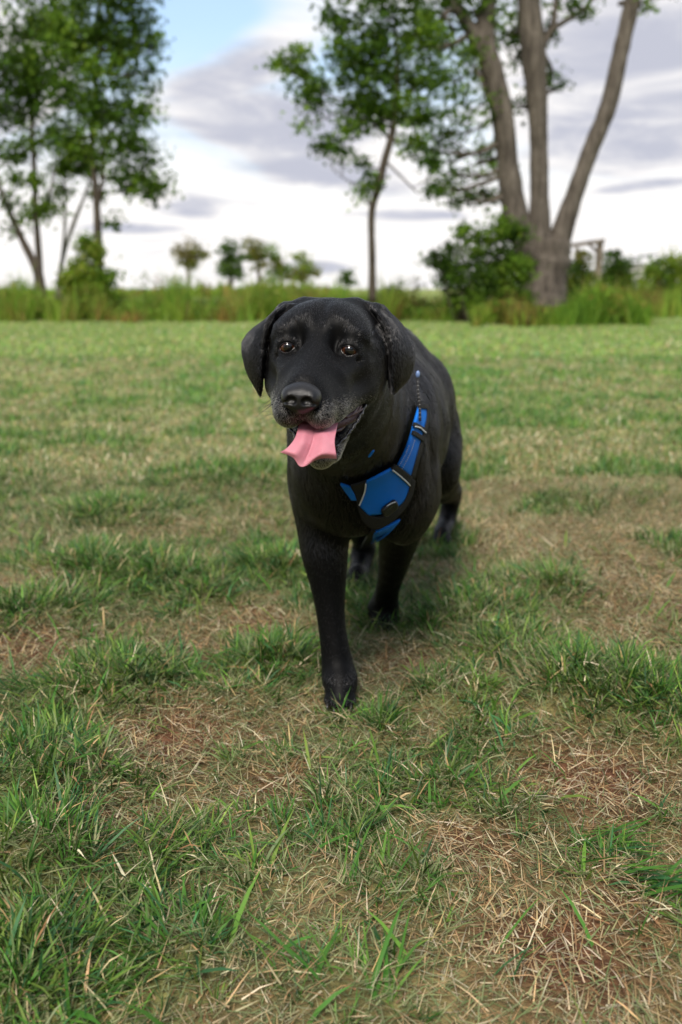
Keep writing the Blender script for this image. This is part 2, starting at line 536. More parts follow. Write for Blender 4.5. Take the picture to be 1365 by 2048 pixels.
def grass_near():
    out = []
    # --- 1 thatch: short dry blades lying every way
    n = 150000
    x, y = frustum_pts(n, .42, 3.4, .35)
    g, b = green_mask(x, y)
    keep = RNG.random(n) < np.clip((.92 - .28 * g) * (1 - .35 * b * (fbm(x * 9, y * 9, 5, 2) > .42)), 0, 1)
    x, y, g, b = x[keep], y[keep], g[keep], b[keep]; n = len(x)
    flow = fbm(x * 2.5, y * 2.5, 40, 2) * 9
    az = np.where(RNG.random(n) < .45, flow + RNG.normal(0, .6, n), RNG.uniform(0, 2 * math.pi, n))
    col = pick(STRAW, n)
    col *= RNG.uniform(.45, 1.05, (n, 1))
    gg = RNG.random(n) < .50 + .40 * g - .36 * b
    col[gg] = pick(GREYG, n)[gg]
    out.append(blades(x, y, RNG.uniform(.014, .050, n), RNG.uniform(.0007, .0018, n), az, R(68) + RNG.normal(0, .30, n), RNG.uniform(-.3, .9, n), col,
                      2, ground_h(x, y) + RNG.uniform(.0, .010, n)))
    # --- 1b matted litter: short straight bits under and between
    n = 290000
    x, y = frustum_pts(n, .42, 3.4, .30)
    g, b = green_mask(x, y)
    keep = RNG.random(n) < 1 - .55 * b * (fbm(x * 11, y * 11, 6, 2) > .40)
    x, y, g, b = x[keep], y[keep], g[keep], b[keep]; n = len(x)
    col = pick(STRAW, n) * RNG.uniform(.30, .95, (n, 1))
    gg = RNG.random(n) < .46 + .45 * g - .36 * b
    col[gg] = (pick(GREYG, n) * RNG.uniform(.4, 1.0, (n, 1)))[gg]
    out.append(blades(x, y, RNG.uniform(.010, .032, n), RNG.uniform(.0010, .0022, n), RNG.uniform(0, 6.28, n), R(76) + RNG.normal(0, .2, n), np.zeros(n), col, 1, ground_h(x, y) + RNG.uniform(.0, .007, n)))
    # --- 2 living grass: bunches fanning out from their own crowns, dense in the tufts
    for nb, per, y0, y1, hi in ((19000, 15, .42, 3.4, True),):
        bx, by = frustum_pts(nb, y0, y1, .30)
        g, b = green_mask(bx, by)
        keep = RNG.random(nb) < np.clip(1.15 * np.clip(g - .12, 0, 1) ** 1.35 + .05 - .3 * b, .015, 1)
        bx, by, g = bx[keep], by[keep], g[keep]
        size = RNG.uniform(.55, 1.15, len(bx)) * (.62 + .55 * g)
        tone = RNG.uniform(.45, 1.15, len(bx)); kind = RNG.integers(0, 6, len(bx))
        k = np.repeat(np.arange(len(bx)), per); n = len(k)
        ang = RNG.uniform(0, 2 * math.pi, n); rad = np.abs(RNG.normal(0, .011, n)) * size[k]
        x = bx[k] + np.sin(ang) * rad; y = by[k] + np.cos(ang) * rad
        ta, td = tuft_lean(x, y)
        az = np.where((td < 1.4) & (RNG.random(n) < .45), ta, ang) + RNG.normal(0, .45, n)
        lean = .30 + rad / .014 * .36 + RNG.normal(0, .24, n) + .25 * np.clip(td, 0, 1.3) * (td < 1.4)
        L = RNG.uniform(.022, .062, n) * size[k]
        w = RNG.uniform(.0016, .0036, n) * size[k] ** .5
        col = GREENS[np.where(RNG.random(n) < .6, kind[k], RNG.integers(0, 6, n))] * (tone[k] * RNG.uniform(.8, 1.2, n))[:, None]
        col *= np.where(RNG.random(n) < .12, 1.5, 1.0)[:, None]
        u = RNG.random(n); m = u < .10; col[m] = pick(GREYG, n)[m]; m = u > .95; col[m] = pick(STRAW, n)[m]
        out.append(blades(x, y, L, w, az, lean, RNG.uniform(.1, 1.2, n), col, 3))
    # --- 3 a few broad long leaves
    n = 1500
    x, y = frustum_pts(n, .5, 2.6, .3)
    g, b = green_mask(x, y)
    keep = RNG.random(n) < .15 + .8 * g
    x, y = x[keep], y[keep]; n = len(x)
    out.append(blades(x, y, RNG.uniform(.05, .10, n), RNG.uniform(.0038, .0065, n), RNG.uniform(0, 6.28, n), RNG.uniform(.3, 1.1, n), RNG.uniform(.3, 1.0, n), pick(GREENS[:5], n), 4) if False else
               blades(x, y, RNG.uniform(.045, .085, n), RNG.uniform(.0036, .0060, n), RNG.uniform(0, 6.28, n), RNG.uniform(.3, 1.1, n), RNG.uniform(.3, 1.0, n), pick(GREENS[:5], n), 3))
    # --- blades pressed round the paws
    for (px_, py_, n) in ((681, 1422, 130), (769, 1262, 60), (715, 1180, 40), (887, 1096, 40)):
        c = G(px_, py_); a = RNG.uniform(0, 6.28, n)
        rr_ = RNG.uniform(.030, .052, n)
        x = c[0] + np.sin(a) * rr_; y = c[1] + .030 + np.cos(a) * rr_ * 1.25
        col = pick(GREENS, n); m = RNG.random(n) < .3; col[m] = pick(STRAW, n)[m] * .7
        out.append(blades(x, y, RNG.uniform(.014, .030, n), RNG.uniform(.0013, .0026, n), a + RNG.normal(0, 1.1, n), RNG.uniform(.1, .9, n), RNG.uniform(.1, .9, n), col, 3))
    # --- 4 the long broad blades sweeping to the right near the lower right corner, and a few more lying about
    for (a, b_, dirn, k) in ((1165, 1690, 2.15, 34), (1240, 1770, 2.0, 30), (1300, 1800, 2.2, 26), (1180, 1700, 2.3, 20), (1000, 1925, 1.2, 5), (620, 1960, -1.0, 10), (760, 1990, .4, 12), (60, 1880, 1.5, 8), (720, 1760, .3, 6), (420, 1690, 1.4, 10)):
        c = G(a, b_); n = k
        x = c[0] + RNG.normal(0, .016, n); y = c[1] + RNG.normal(0, .016, n)
        out.append(blades(x, y, RNG.uniform(.05, .11, n), RNG.uniform(.0030, .0050, n), dirn + RNG.normal(0, .35, n), 1.0 + RNG.normal(0, .22, n), RNG.uniform(.1, .7, n), pick(GREENS[:4], n), 3))
    return out

def join_blades(lst, name):
    nv, V, Q, T, C = 0, [], [], [], []
    for v, q, t, c in lst:
        V.append(v); Q.append(q + nv); T.append(t + nv); C.append(c); nv += len(v)
    Q = np.concatenate(Q); T = np.concatenate(T)
    return mesh_np(name, np.concatenate(V), [Q, T] if len(Q) else [T], {'Col': np.concatenate(C)})

link('grass', join_blades(grass_near(), 'grass_near'), M_grass)['kind'] = 'stuff'

def grass_mid():
    out = []
    n = 170000
    x, y = frustum_pts(n // 8, 3.3, 9.5, .8, power=0)
    x = np.repeat(x, 8) + RNG.normal(0, .022, len(x) * 8); y = np.repeat(y, 8) + RNG.normal(0, .022, len(y) * 8); n = len(x)
    g, b = green_mask(x, y)
    g = np.clip((g - .35) * 2.2 + (fbm(x * 2.2, y * 1.6, 71, 2) - .5) * 1.2 + .15, 0, 1)
    sc = .9 + (y - 3.3) / 6.0
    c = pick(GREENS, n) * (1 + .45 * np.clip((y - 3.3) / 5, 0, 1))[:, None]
    u = RNG.random(n)
    pr = np.clip(.05 + .50 * (1 - g), 0, .8)
    m = u < pr * .45; c[m] = pick(STRAW, n)[m] * [.88, .92, .95]
    m = (u >= pr * .45) & (u < pr + .22); c[m] = pick(GREYG, n)[m]
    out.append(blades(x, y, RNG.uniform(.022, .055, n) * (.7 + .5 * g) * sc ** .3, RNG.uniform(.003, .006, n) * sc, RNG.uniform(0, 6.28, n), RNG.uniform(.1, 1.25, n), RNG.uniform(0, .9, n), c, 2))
    n = 90000
    x, y = frustum_pts(n, 9.2, 24, 2.0, power=0)
    g, b = green_mask(x, y)
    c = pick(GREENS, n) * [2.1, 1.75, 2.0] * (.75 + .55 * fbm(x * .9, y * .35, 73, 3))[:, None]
    u = RNG.random(n)
    m = u < .30; c[m] = (pick(GREYG, n) * 1.15)[m]
    m = u > .90; c[m] = pick(STRAW, n)[m]
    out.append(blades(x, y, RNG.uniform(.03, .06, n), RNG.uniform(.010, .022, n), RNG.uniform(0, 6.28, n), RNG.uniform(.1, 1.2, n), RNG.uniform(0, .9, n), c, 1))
    return out
link('grass', join_blades(grass_mid(), 'grass_mid'), M_grass)['kind'] = 'stuff'
print('grass', time.time() - T0)
# ------------------------------------------------------------------ trees, shrubs, weeds
def mat_bark(name, c1, c2, sc=9):
    m, n, l = mat_new(name)
    t = n.new('ShaderNodeTexCoord'); mp = n.new('ShaderNodeMapping'); mp.inputs['Scale'].default_value = (1, 1, .22)
    l.new(t.outputs['Object'], mp.inputs[0])
    a = n.new('ShaderNodeTexNoise'); a.inputs['Scale'].default_value = sc; a.inputs['Detail'].default_value = 8; a.inputs['Roughness'].default_value = .65
    l.new(mp.outputs[0], a.inputs['Vector'])
    v = n.new('ShaderNodeTexVoronoi'); v.inputs['Scale'].default_value = sc * 2.2; v.feature = 'DISTANCE_TO_EDGE'
    l.new(mp.outputs[0], v.inputs['Vector'])
    r = n.new('ShaderNodeMapRange'); l.new(a.outputs[0], r.inputs[0]); r.inputs[1].default_value = .32; r.inputs[2].default_value = .68
    mx = n.new('ShaderNodeMix'); mx.data_type = 'RGBA'; l.new(r.outputs[0], mx.inputs[0])
    mx.inputs[6].default_value = c1 + (1,); mx.inputs[7].default_value = c2 + (1,)
    b = n.new('ShaderNodeBsdfPrincipled'); b.inputs['Roughness'].default_value = .9; b.inputs['Specular IOR Level'].default_value = .2
    l.new(mx.outputs[2], b.inputs['Base Color'])
    ad = n.new('ShaderNodeMath'); ad.operation = 'ADD'; l.new(a.outputs[0], ad.inputs[0]); l.new(v.outputs[0], ad.inputs[1])
    bp = n.new('ShaderNodeBump'); bp.inputs['Strength'].default_value = .9; bp.inputs['Distance'].default_value = .04
    l.new(ad.outputs[0], bp.inputs['Height']); l.new(bp.outputs[0], b.inputs['Normal'])
    o = n.new('ShaderNodeOutputMaterial'); l.new(b.outputs[0], o.inputs[0])
    return m
M_bark = mat_bark('maple_bark', (.035, .028, .022), (.150, .128, .104))
M_bark_dark = mat_bark('dark_bark', (.035, .027, .020), (.10, .08, .06), 14)
M_bark_pale = mat_bark('pale_bark', (.16, .145, .12), (.34, .31, .27), 14)
M_wood = mat_bark('weathered_wood', (.15, .12, .09), (.32, .26, .20), 12)
M_leafm = mat_leaf('leaves', .45, .50, .18, (1.22, 1.12, .55))
M_brush = mat_leaf('brush_leaves', .5, .45, .15, (1.32, 1.30, .72))

def mpx(px, Y): return px * Y / FPX          # photo pixels to metres at a distance

def leaf_mesh(V0, Nn, size, col, aspect=.62):
    """folded diamond leaves"""
    n = len(V0)
    a = RNG.normal(0, 1, (n, 3)); a /= np.linalg.norm(a, axis=1)[:, None]
    b = np.cross(a, RNG.normal(0, 1, (n, 3))); b /= np.linalg.norm(b, axis=1)[:, None]
    c = np.cross(a, b)
    s = size[:, None]
    P = np.stack([V0 - a * s * .5, V0 + b * s * aspect * .5 + c * s * .10, V0 + a * s * .5, V0 - b * s * aspect * .5 + c * s * .10], 1)
    base = np.arange(n)[:, None] * 4
    T = np.concatenate([base + [0, 1, 2], base + [0, 2, 3]])
    return P.reshape(-1, 3), T, np.repeat(col, 4, 0)

LEAF_DARK = np.array([[0.038, 0.09, 0.02], [0.052, 0.116, 0.026], [0.07, 0.138, 0.029], [0.035, 0.075, 0.023]])
LEAF_MID = np.array([[0.075, 0.158, 0.03], [0.105, 0.203, 0.039], [0.06, 0.128, 0.027], [0.135, 0.232, 0.045]])
LEAF_BRIGHT = np.array([[0.138, 0.239, 0.043], [0.181, 0.275, 0.055], [0.116, 0.203, 0.043], [0.217, 0.275, 0.072]])
LEAF_OLIVE = np.array([[0.112, 0.135, 0.042], [0.15, 0.165, 0.053], [0.09, 0.12, 0.045], [0.18, 0.18, 0.075]])
LEAF_GREYISH = np.array([[0.182, 0.175, 0.133], [0.238, 0.217, 0.168], [0.14, 0.147, 0.105], [0.21, 0.196, 0.168]])
LEAF_BROWN = np.array([[0.182, 0.111, 0.058], [0.234, 0.156, 0.078], [0.13, 0.091, 0.046]])

def crown(blobs, Y, n, leaf, pal, name='crown', parent=None, depth=.9, clump=.20, fill=1.0, pal2=None):
    """blobs: (px, py, r px [, dY]); leaves gathered in twig-sized clumps inside each"""
    w = np.array([b[2] ** 1.55 for b in blobs]); w /= w.sum()
    V, S, C = [], [], []
    n = n * 1.0
    nc = max(6, int(n / 26))
    for b, wi in zip(blobs, w):
        dy = b[3] if len(b) > 3 else 0
        c = W(b[0], b[1], Y + dy); r = mpx(b[2], Y + dy) * (1.25 if Y > 90 else 1)
        k = max(3, int(round(nc * wi)))
        d = RNG.normal(0, 1, (k, 3)); d /= np.linalg.norm(d, axis=1)[:, None]
        d *= (RNG.random(k) ** (1 / 2.2))[:, None] * r * np.array([1, depth, .92])
        cc = c + d
        m = 26
        cr = RNG.uniform(.5, 1.25, k) * clump
        o = RNG.normal(0, 1, (k, m, 3)) * np.array([.62, .62, .40]) * cr[:, None, None]
        P = (cc[:, None, :] + o).reshape(-1, 3)
        tone = np.repeat(RNG.uniform(.72, 1.28, k), m)
        pp = pal if pal2 is None else (pal2 if RNG.random() < .4 else pal)
        V.append(P); S.append(leaf * RNG.uniform(.65, 1.3, len(P))); C.append(pick(pp, len(P)) * tone[:, None])
    V, S, C = np.concatenate(V), np.concatenate(S), np.concatenate(C)
    V[:, 2] = np.maximum(V[:, 2], .04)
    P, T, Cc = leaf_mesh(V, None, S, C)
    o = link(name, mesh_np(name, P, [T], {'Col': Cc}), M_leafm, parent)
    o['kind'] = 'stuff'
    return o

def wood(acc, pts, Y, seg=12, rough=.03, n=None, dys=None):
    """pts: (px, py, width px [, dY])"""
    P = np.array([list(W(p[0], p[1], Y + (p[3] if len(p) > 3 else 0))) + [mpx(p[2], Y) / 2 * (.90 if p[1] < 440 else 1)] for p in pts])
    S = spline(P, n or max(6, len(pts) * 5))
    rr = S[:, 3] * (1 + RNG.normal(0, rough, len(S)))
    acc.tube(S[:, :3], np.maximum(rr, .003), seg)
    return S

def limbs(acc, stems, blobs, Y, w0=5):
    """a branch from the nearest stem point up to every leaf mass"""
    pts = np.concatenate([s for s in stems])
    for b in blobs:
        dy = b[3] if len(b) > 3 else 0
        c = W(b[0], b[1], Y + dy)
        low = pts[pts[:, 2] < c[2] + .3]
        if not len(low): low = pts
        d = np.linalg.norm((low[:, :3] - c) * [1, 1, 1.0], axis=1) + .6 * np.maximum(0, c[2] - low[:, 2] * 1.0) * 0
        a = low[d.argmin()]
        m = (a[:3] + c) / 2 + np.array([RNG.normal(0, .12), RNG.normal(0, .12), -.12 * np.linalg.norm(c - a[:3])])
        r0 = min(a[3] * .6, mpx(w0, Y) / 2 + .004 * b[2] * .1)
        S = spline([list(a[:3]) + [r0], list(m) + [r0 * .7], list(c) + [r0 * .4]], 9)
        acc.tube(S[:, :3], S[:, 3], 7)
        for k in range(4):                       # twigs
            q = c + RNG.normal(0, 1, 3) * mpx(b[2], Y) * .55
            S = spline([list(m) + [r0 * .4], list((m + q) / 2 + RNG.normal(0, .05, 3)) + [r0 * .28], list(q) + [r0 * .12]], 6)
            acc.tube(S[:, :3], S[:, 3], 5)

def tree(name, label, cat, base, Y, stems, blobs, n, leaf, pal, bark, pal2=None, clump=.2, w0=5, group=None, depth=.9):
    b = W(base[0], base[1], Y); b[2] = 0
    t = empty(name, b, label, cat, group)
    A = Acc()
    S = [wood(A, s, Y) for s in stems]
    if blobs: limbs(A, S, blobs, Y, w0)
    link('trunk', A.mesh('trunk'), bark, t, True)
    if blobs: crown(blobs, Y, n, leaf, pal, 'crown', t, depth, clump, pal2=pal2)
    return t

# the great three-stemmed maple on the right
b1 = [(880, 40, 60), (815, 95, 45), (925, 110, 55), (870, 165, 45), (945, 215, 50), (885, 265, 42), (960, 320, 38, .4), (905, 350, 34, .3), (975, 390, 30, .3), (925, 395, 26), (850, 300, 30), (880, 375, 20),
      (1090, 150, 26, 1.2), (1110, 175, 18, 1.2), (1040, 110, 30, 1.4), (1020, 60, 42, 1.4), (1085, 60, 26, 1.3), (1035, 210, 22, 1.4), (975, 15, 40), (1150, 12, 22), (1290, 5, 16), (1175, 25, 14), (1050, -50, 90, .6), (900, -90, 120), (760, -60, 90),
      (1180, -120, 110), (1320, -90, 80), (1000, -250, 170), (1200, -280, 150), (820, -260, 130)]
st1 = [[(1074, 628, 150), (1080, 600, 112), (1090, 560, 88), (1098, 520, 86), (1103, 480, 78)],
       [(1080, 570, 54), (1052, 490, 52), (1034, 440, 50), (1018, 340, 46), (1008, 250, 46), (992, 165, 46), (972, 90, 44), (975, 20, 36), (985, -60, 28), (990, -200, 18)],
       [(985, 130, 34), (955, 80, 34), (925, 30, 28), (890, -30, 24), (850, -120, 16)],
       [(1082, 540, 74), (1080, 450, 44), (1079, 350, 40), (1077, 240, 40), (1068, 110, 52), (1058, 0, 48), (1050, -100, 38), (1060, -250, 22)],
       [(1084, 100, 16), (1096, 72, 14), (1108, 50, 12), (1112, 0, 10), (1118, -60, 8)], [(1102, 60, 12), (1130, 42, 11), (1165, 20, 9), (1200, -20, 7)],
       [(1100, 540, 60), (1120, 478, 46), (1146, 400, 40), (1182, 300, 36), (1218, 210, 36), (1243, 100, 34), (1266, 0, 34), (1290, -110, 26), (1310, -240, 16)],
       [(1005, 250, 12), (985, 215, 12), (968, 170, 10), (950, 130, 8)], [(1180, 262, 60, 0), (1212, 226, 44, 0)] if False else [(1206, 236, 22), (1216, 226, 18)]]
tree('maple_tree', 'great maple with three thick grey stems rising from one flared base on the right', 'tree', (1085, 620), 20.0, st1, b1, 18500, .105, LEAF_MID, M_bark, LEAF_DARK, clump=.24, w0=9)

# slender tree left of it
b2 = [(600, 132, 34), (565, 132, 18), (640, 185, 34), (615, 190, 20), (690, 40, 36), (700, 135, 42), (690, 90, 26), (765, 40, 48), (770, 140, 56), (720, 200, 42), (800, 215, 44), (750, 235, 36), (665, 285, 20), (700, 250, 24),
      (603, 246, 12), (645, 295, 14), (682, 312, 12), (735, 362, 20), (722, 385, 14), (838, 150, 44), (845, 60, 40), (826, 290, 24), (868, 330, 20), (724, 322, 9), (855, 235, 34), (740, 95, 34), (865, 385, 9), (790, -60, 90), (700, -50, 50)]
st2 = [[(745, 605, 17), (745, 520, 14), (744, 425, 15), (757, 375, 17), (770, 320, 16), (783, 275, 15), (792, 220, 12), (796, 140, 9), (790, 40, 6), (788, -60, 4)],
       [(783, 280, 8), (765, 262, 7), (735, 230, 5), (700, 205, 4)], [(790, 230, 7), (820, 190, 6), (850, 150, 4)], [(746, 430, 5), (738, 400, 4), (732, 375, 3)], [(770, 320, 5), (800, 350, 4), (835, 385, 3)]]
tree('young_maple', 'slender tree with thin dark crooked trunk standing alone left of the great maple', 'tree', (745, 605), 18.0, st2, b2, 11500, .098, LEAF_DARK, M_bark_dark, LEAF_MID, clump=.20, w0=3.5)

# left group
b3 = [(125, 190, 36), (120, 270, 28), (130, 90, 40), (310, 100, 16), (325, 385, 14), (205, 40, 70), (265, 75, 44), (285, 45, 22), (165, 130, 62), (235, 150, 62), (293, 150, 30), (265, 230, 50), (200, 240, 50), (160, 300, 34), (285, 310, 36), (315, 368, 22), (300, 390, 16), (240, 350, 34), (298, 225, 20), (305, 80, 12),
      (215, 310, 30), (222, 445, 13), (275, 370, 22), (190, -60, 100), (260, -40, 60), (200, -200, 80), (225, 100, 40), (255, 290, 34), (290, 350, 24), (180, 200, 50), (150, 60, 50)]
st3 = [[(199, 605, 26), (197, 520, 19), (195, 440, 15), (190, 360, 14), (184, 280, 12), (190, 180, 10), (200, 60, 8), (200, -80, 6)],
       [(195, 420, 9), (205, 360, 8), (210, 300, 7), (240, 240, 5)], [(206, 350, 6), (250, 370, 5), (300, 382, 3)]]
tree('poplar_tree', 'tall leafy tree with straight trunk, right-hand tree of the left group', 'tree', (199, 605), 21.0, st3, b3, 15000, .105, LEAF_DARK, M_bark_dark, LEAF_MID, clump=.24, w0=4)
b4 = [(110, 30, 50), (125, 150, 34), (45, 180, 46), (60, 120, 50), (45, 50, 62), (15, 130, 60), (95, 120, 52), (85, 205, 46), (25, 220, 50), (60, 290, 36), (15, 310, 34), (115, 260, 34), (75, 360, 22), (85, 415, 26), (60, 438, 22), (15, 400, 18), (105, 50, 48), (-60, 150, 120), (-80, 320, 60), (40, -90, 110), (100, 395, 15), (20, 455, 12), (35, 360, 20)]
st4 = [[(84, 600, 24), (78, 555, 20), (70, 530, 17), (45, 480, 14), (20, 425, 12), (0, 375, 10), (-25, 300, 8)],
       [(80, 560, 14), (77, 500, 13), (72, 430, 12), (68, 330, 12), (62, 220, 9), (50, 80, 6)], [(72, 440, 6), (95, 400, 5), (110, 340, 4)]]
tree('forked_tree', 'dark broad tree at the left edge whose forked trunk leans out of the picture', 'tree', (84, 600), 22.0, st4, b4, 13500, .105, LEAF_DARK, M_bark_dark, LEAF_MID, clump=.26, w0=4)
b5 = [(128, 330, 26), (178, 330, 24), (150, 300, 24), (196, 385, 12), (120, 380, 12)]
st5 = [[(116, 600, 12), (120, 545, 9), (133, 490, 8), (150, 440, 8), (168, 395, 6), (185, 345, 5)], [(122, 540, 6), (130, 450, 6), (129, 370, 5), (127, 320, 4)]]
tree('thin_tree', 'thin pale leaning stems crossing between the two tall trees on the left', 'tree', (116, 600), 23.0, st5, b5, 1800, .10, LEAF_MID, M_bark_pale, LEAF_DARK, w0=3)

# far trees in the open field beyond the brush
def far_tree(label, trunk, blobs, Y, n, pal, pal2=None, bark=None, leaf=.32, clump=.6):
    tree('field_tree', label, 'tree', trunk[0][:2], Y, [trunk], blobs, n, leaf, pal, bark or M_bark_dark, pal2, clump=clump, w0=3, group='trees in the open field beyond the brush')
far_tree('small round greyish tree standing apart, leftmost of the far field trees', [(378, 585, 8), (377, 550, 8), (378, 515, 5)], [(362, 505, 15), (378, 498, 18), (394, 508, 15), (372, 522, 14), (388, 522, 12), (408, 508, 8)], 110, 1500, LEAF_GREYISH, LEAF_OLIVE, M_bark_pale)
far_tree('dark green oval far tree with dense narrow crown', [(462, 585, 8), (462, 550, 8), (460, 510, 5)], [(462, 495, 16), (455, 515, 18), (470, 520, 18), (462, 538, 20), (448, 540, 12), (475, 548, 14)], 100, 1700, LEAF_DARK, None)
far_tree('loose olive far tree just right of the dark oval one', [(518, 590, 7), (518, 550, 7), (515, 515, 4)], [(505, 492, 13), (520, 505, 15), (540, 500, 12), (552, 510, 9), (522, 528, 12), (500, 515, 10)], 105, 1300, LEAF_OLIVE, LEAF_MID)
far_tree('low bushy far tree with a see-through crown', [(562, 592, 6), (562, 560, 6), (560, 535, 4)], [(556, 530, 14), (572, 540, 12), (548, 548, 12), (580, 555, 10)], 105, 1000, LEAF_MID, LEAF_OLIVE)
far_tree('pale olive far tree with a branch reaching right, rightmost of the row', [(606, 592, 6), (606, 565, 6), (602, 535, 4)], [(598, 518, 12), (608, 530, 14), (620, 540, 11), (635, 545, 8), (596, 545, 12), (612, 556, 12)], 105, 1100, LEAF_OLIVE, LEAF_BRIGHT)
far_tree('tiny dark far tree left of the slender trunk', [(695, 590, 4), (695, 570, 4), (696, 555, 3)], [(696, 550, 9), (691, 562, 9), (702, 563, 8)], 110, 500, LEAF_DARK, None)

# shrubs: each one thing of stems and leaves
def shrub(name, label, blobs, Y, n, leaf, pal, pal2=None, clump=.16, group=None, cat='shrub'):
    cx = sum(b[0] for b in blobs) / len(blobs)
    b = W(cx, 600, Y); b[2] = 0
    t = empty(name, b, label, cat, group)
    A = Acc()
    for q in blobs:
        dy = q[3] if len(q) > 3 else 0
        for k in range(3):
            c = W(q[0], q[1], Y + dy) + RNG.normal(0, .1, 3)
            r = np.array([c[0] * .5 + b[0] * .5 + RNG.normal(0, .1), c[1] + RNG.normal(0, .15), -.02])
            S = spline([r, (r + c) / 2 + RNG.normal(0, .06, 3), c], 7)
            A.tube(S, np.linspace(.014, .005, 7), 5)
    link('stems', A.mesh('stems'), M_bark_dark, t, True)
    crown(blobs, Y, n, leaf, pal, 'foliage', t, .8, clump, pal2=pal2)
    return t
shrub('lilac_shrub', 'large dark shrub growing against the left side of the great maple base', [(950, 545, 46), (900, 560, 30), (1005, 520, 40, .2), (1015, 570, 42), (960, 490, 32), (925, 462, 16), (1000, 455, 26), (868, 515, 16), (890, 530, 20), (975, 600, 40),
      (940, 590, 34), (1030, 470, 28, .1), (1035, 610, 30), (905, 505, 16), (1040, 530, 26, -.2), (985, 560, 45, .8), (1020, 590, 40, .8)], 19.1, 11500, .085, LEAF_DARK, LEAF_MID, clump=.17)
shrub('climbing_bush', 'dark leafy growth in the gap between the great maple and the wooden frame', [(1155, 545, 26), (1168, 520, 18), (1140, 570, 26), (1178, 560, 22), (1150, 585, 30)], 23.0, 2600, .085, LEAF_DARK, LEAF_OLIVE)
shrub('round_bush', 'green bush between the leaning pale stems and the straight trunk, on the left', [(160, 545, 34), (182, 505, 24), (208, 560, 26), (140, 565, 28), (172, 482, 12), (190, 585, 30), (215, 590, 22)], 20.2, 5200, .085, LEAF_MID, LEAF_BRIGHT)
shrub('right_bush', 'dark rounded bush just right of the wooden frame post', [(1232, 525, 26), (1222, 560, 26), (1245, 560, 26), (1240, 595, 24), (1218, 590, 20)], 27.0, 3400, .10, LEAF_MID, LEAF_DARK, clump=.2)
shrub('hedge_bush', 'wide green bush at the right edge in front of the grey shed', [(1318, 535, 28), (1350, 530, 28), (1300, 560, 24), (1335, 570, 30), (1370, 560, 34), (1400, 540, 40), (1310, 590, 20), (1355, 595, 24)], 28.0, 5200, .10, LEAF_MID, LEAF_BRIGHT, clump=.22)
shrub('yellow_bush', 'low yellow-green bush between the two right-hand bushes', [(1278, 590, 20), (1290, 605, 16), (1262, 605, 15)], 25.5, 1400, .08, LEAF_BRIGHT)

# grey shed far right, half hidden
sx0_, sx1_ = W(1252, 560, 36), W(1306, 560, 36)
shed = empty('garden_shed', [(sx0_[0] + sx1_[0]) / 2, 36.5, 0], 'small weathered grey shed half hidden behind the right-hand bushes', 'shed')
M_shed = mat_simple('grey_boards', (.27, .26, .245), .8, .2, noise=.25, nscale=6)
M_roof = mat_simple('grey_roof', (.30, .30, .31), .7, .3, noise=.15, nscale=3)
x0, x1 = sx0_[0], sx1_[0]
for k in range(8):
    a = x0 + (x1 - x0) * k / 8; b = x0 + (x1 - x0) * (k + 1) / 8 - .012
    V = [(a, 36, 0), (b, 36, 0), (b, 36.03, 0), (a, 36.03, 0), (a, 36, 1.45), (b, 36, 1.45), (b, 36.03, 1.45), (a, 36.03, 1.45)]
    link('board', mesh_np('board', V, [np.array([[0, 1, 5, 4], [1, 2, 6, 5], [2, 3, 7, 6], [3, 0, 4, 7], [4, 5, 6, 7]])]), M_shed, shed)
V = [(x0 + .01, 36.04, 0), (x1 - .01, 36.04, 0), (x1 - .01, 37.6, 0), (x0 + .01, 37.6, 0), (x0 + .01, 36.04, 1.44), (x1 - .01, 36.04, 1.44), (x1 - .01, 37.6, 1.44), (x0 + .01, 37.6, 1.44)]
link('wall', mesh_np('wall', V, [np.array([[0, 1, 5, 4], [1, 2, 6, 5], [2, 3, 7, 6], [3, 0, 4, 7]])]), M_shed, shed)
V = [(x0 - .12, 35.85, 1.42), (x1 + .12, 35.85, 1.74), (x1 + .12, 37.8, 1.74), (x0 - .12, 37.8, 1.42)]
V = V + [(a, b, c + .05) for a, b, c in V]
link('roof', mesh_np('roof', V, [np.array([[0, 3, 2, 1], [4, 5, 6, 7], [0, 1, 5, 4], [1, 2, 6, 5], [2, 3, 7, 6], [3, 0, 4, 7]])]), M_roof, shed)

# wooden frame: post and crossbeam
def beam(a, b, w, h):
    a, b = np.array(a, float), np.array(b, float)
    d = (b - a) / np.linalg.norm(b - a); u = np.array([0, 1.0, 0]); u -= d * u.dot(d); u /= np.linalg.norm(u); v = np.cross(d, u)
    V = [p + u * sx * w / 2 + v * sy * h / 2 for p in (a, b) for sx, sy in ((-1, -1), (1, -1), (1, 1), (-1, 1))]
    return V, np.array([[0, 1, 2, 3], [7, 6, 5, 4], [0, 4, 5, 1], [1, 5, 6, 2], [2, 6, 7, 3], [3, 7, 4, 0]])
fr_b = W(1200, 600, 23.5); fr_b[2] = 0
frame = empty('wooden_frame', fr_b, 'weathered wooden post with a crossbeam standing just right of the great maple', 'garden frame')
def wpart(name, a, b, w, h):
    V, F = beam(a, b, w, h)
    o = link(name, mesh_np(name, V, [F]), M_wood, frame)
    bv = o.modifiers.new('bevel', 'BEVEL'); bv.width = .008; bv.segments = 2
pt = W(1201, 486, 23.5); pb = pt.copy(); pb[2] = -.05; pb[0] -= .03
wpart('post', pb, pt, .13, .13)
a = W(1143, 491, 23.5); b = W(1208, 483, 23.5)
wpart('crossbeam', a + [0, -.09, 0], b + [0, -.09, .02], .05, .09)
p2 = W(1156, 490, 23.5); wpart('post', [p2[0] - .02, 23.5, -.05], p2 - [0, 0, .06], .09, .09)
wpart('brace', W(1180, 489, 23.56), W(1199, 508, 23.56), .05, .06)

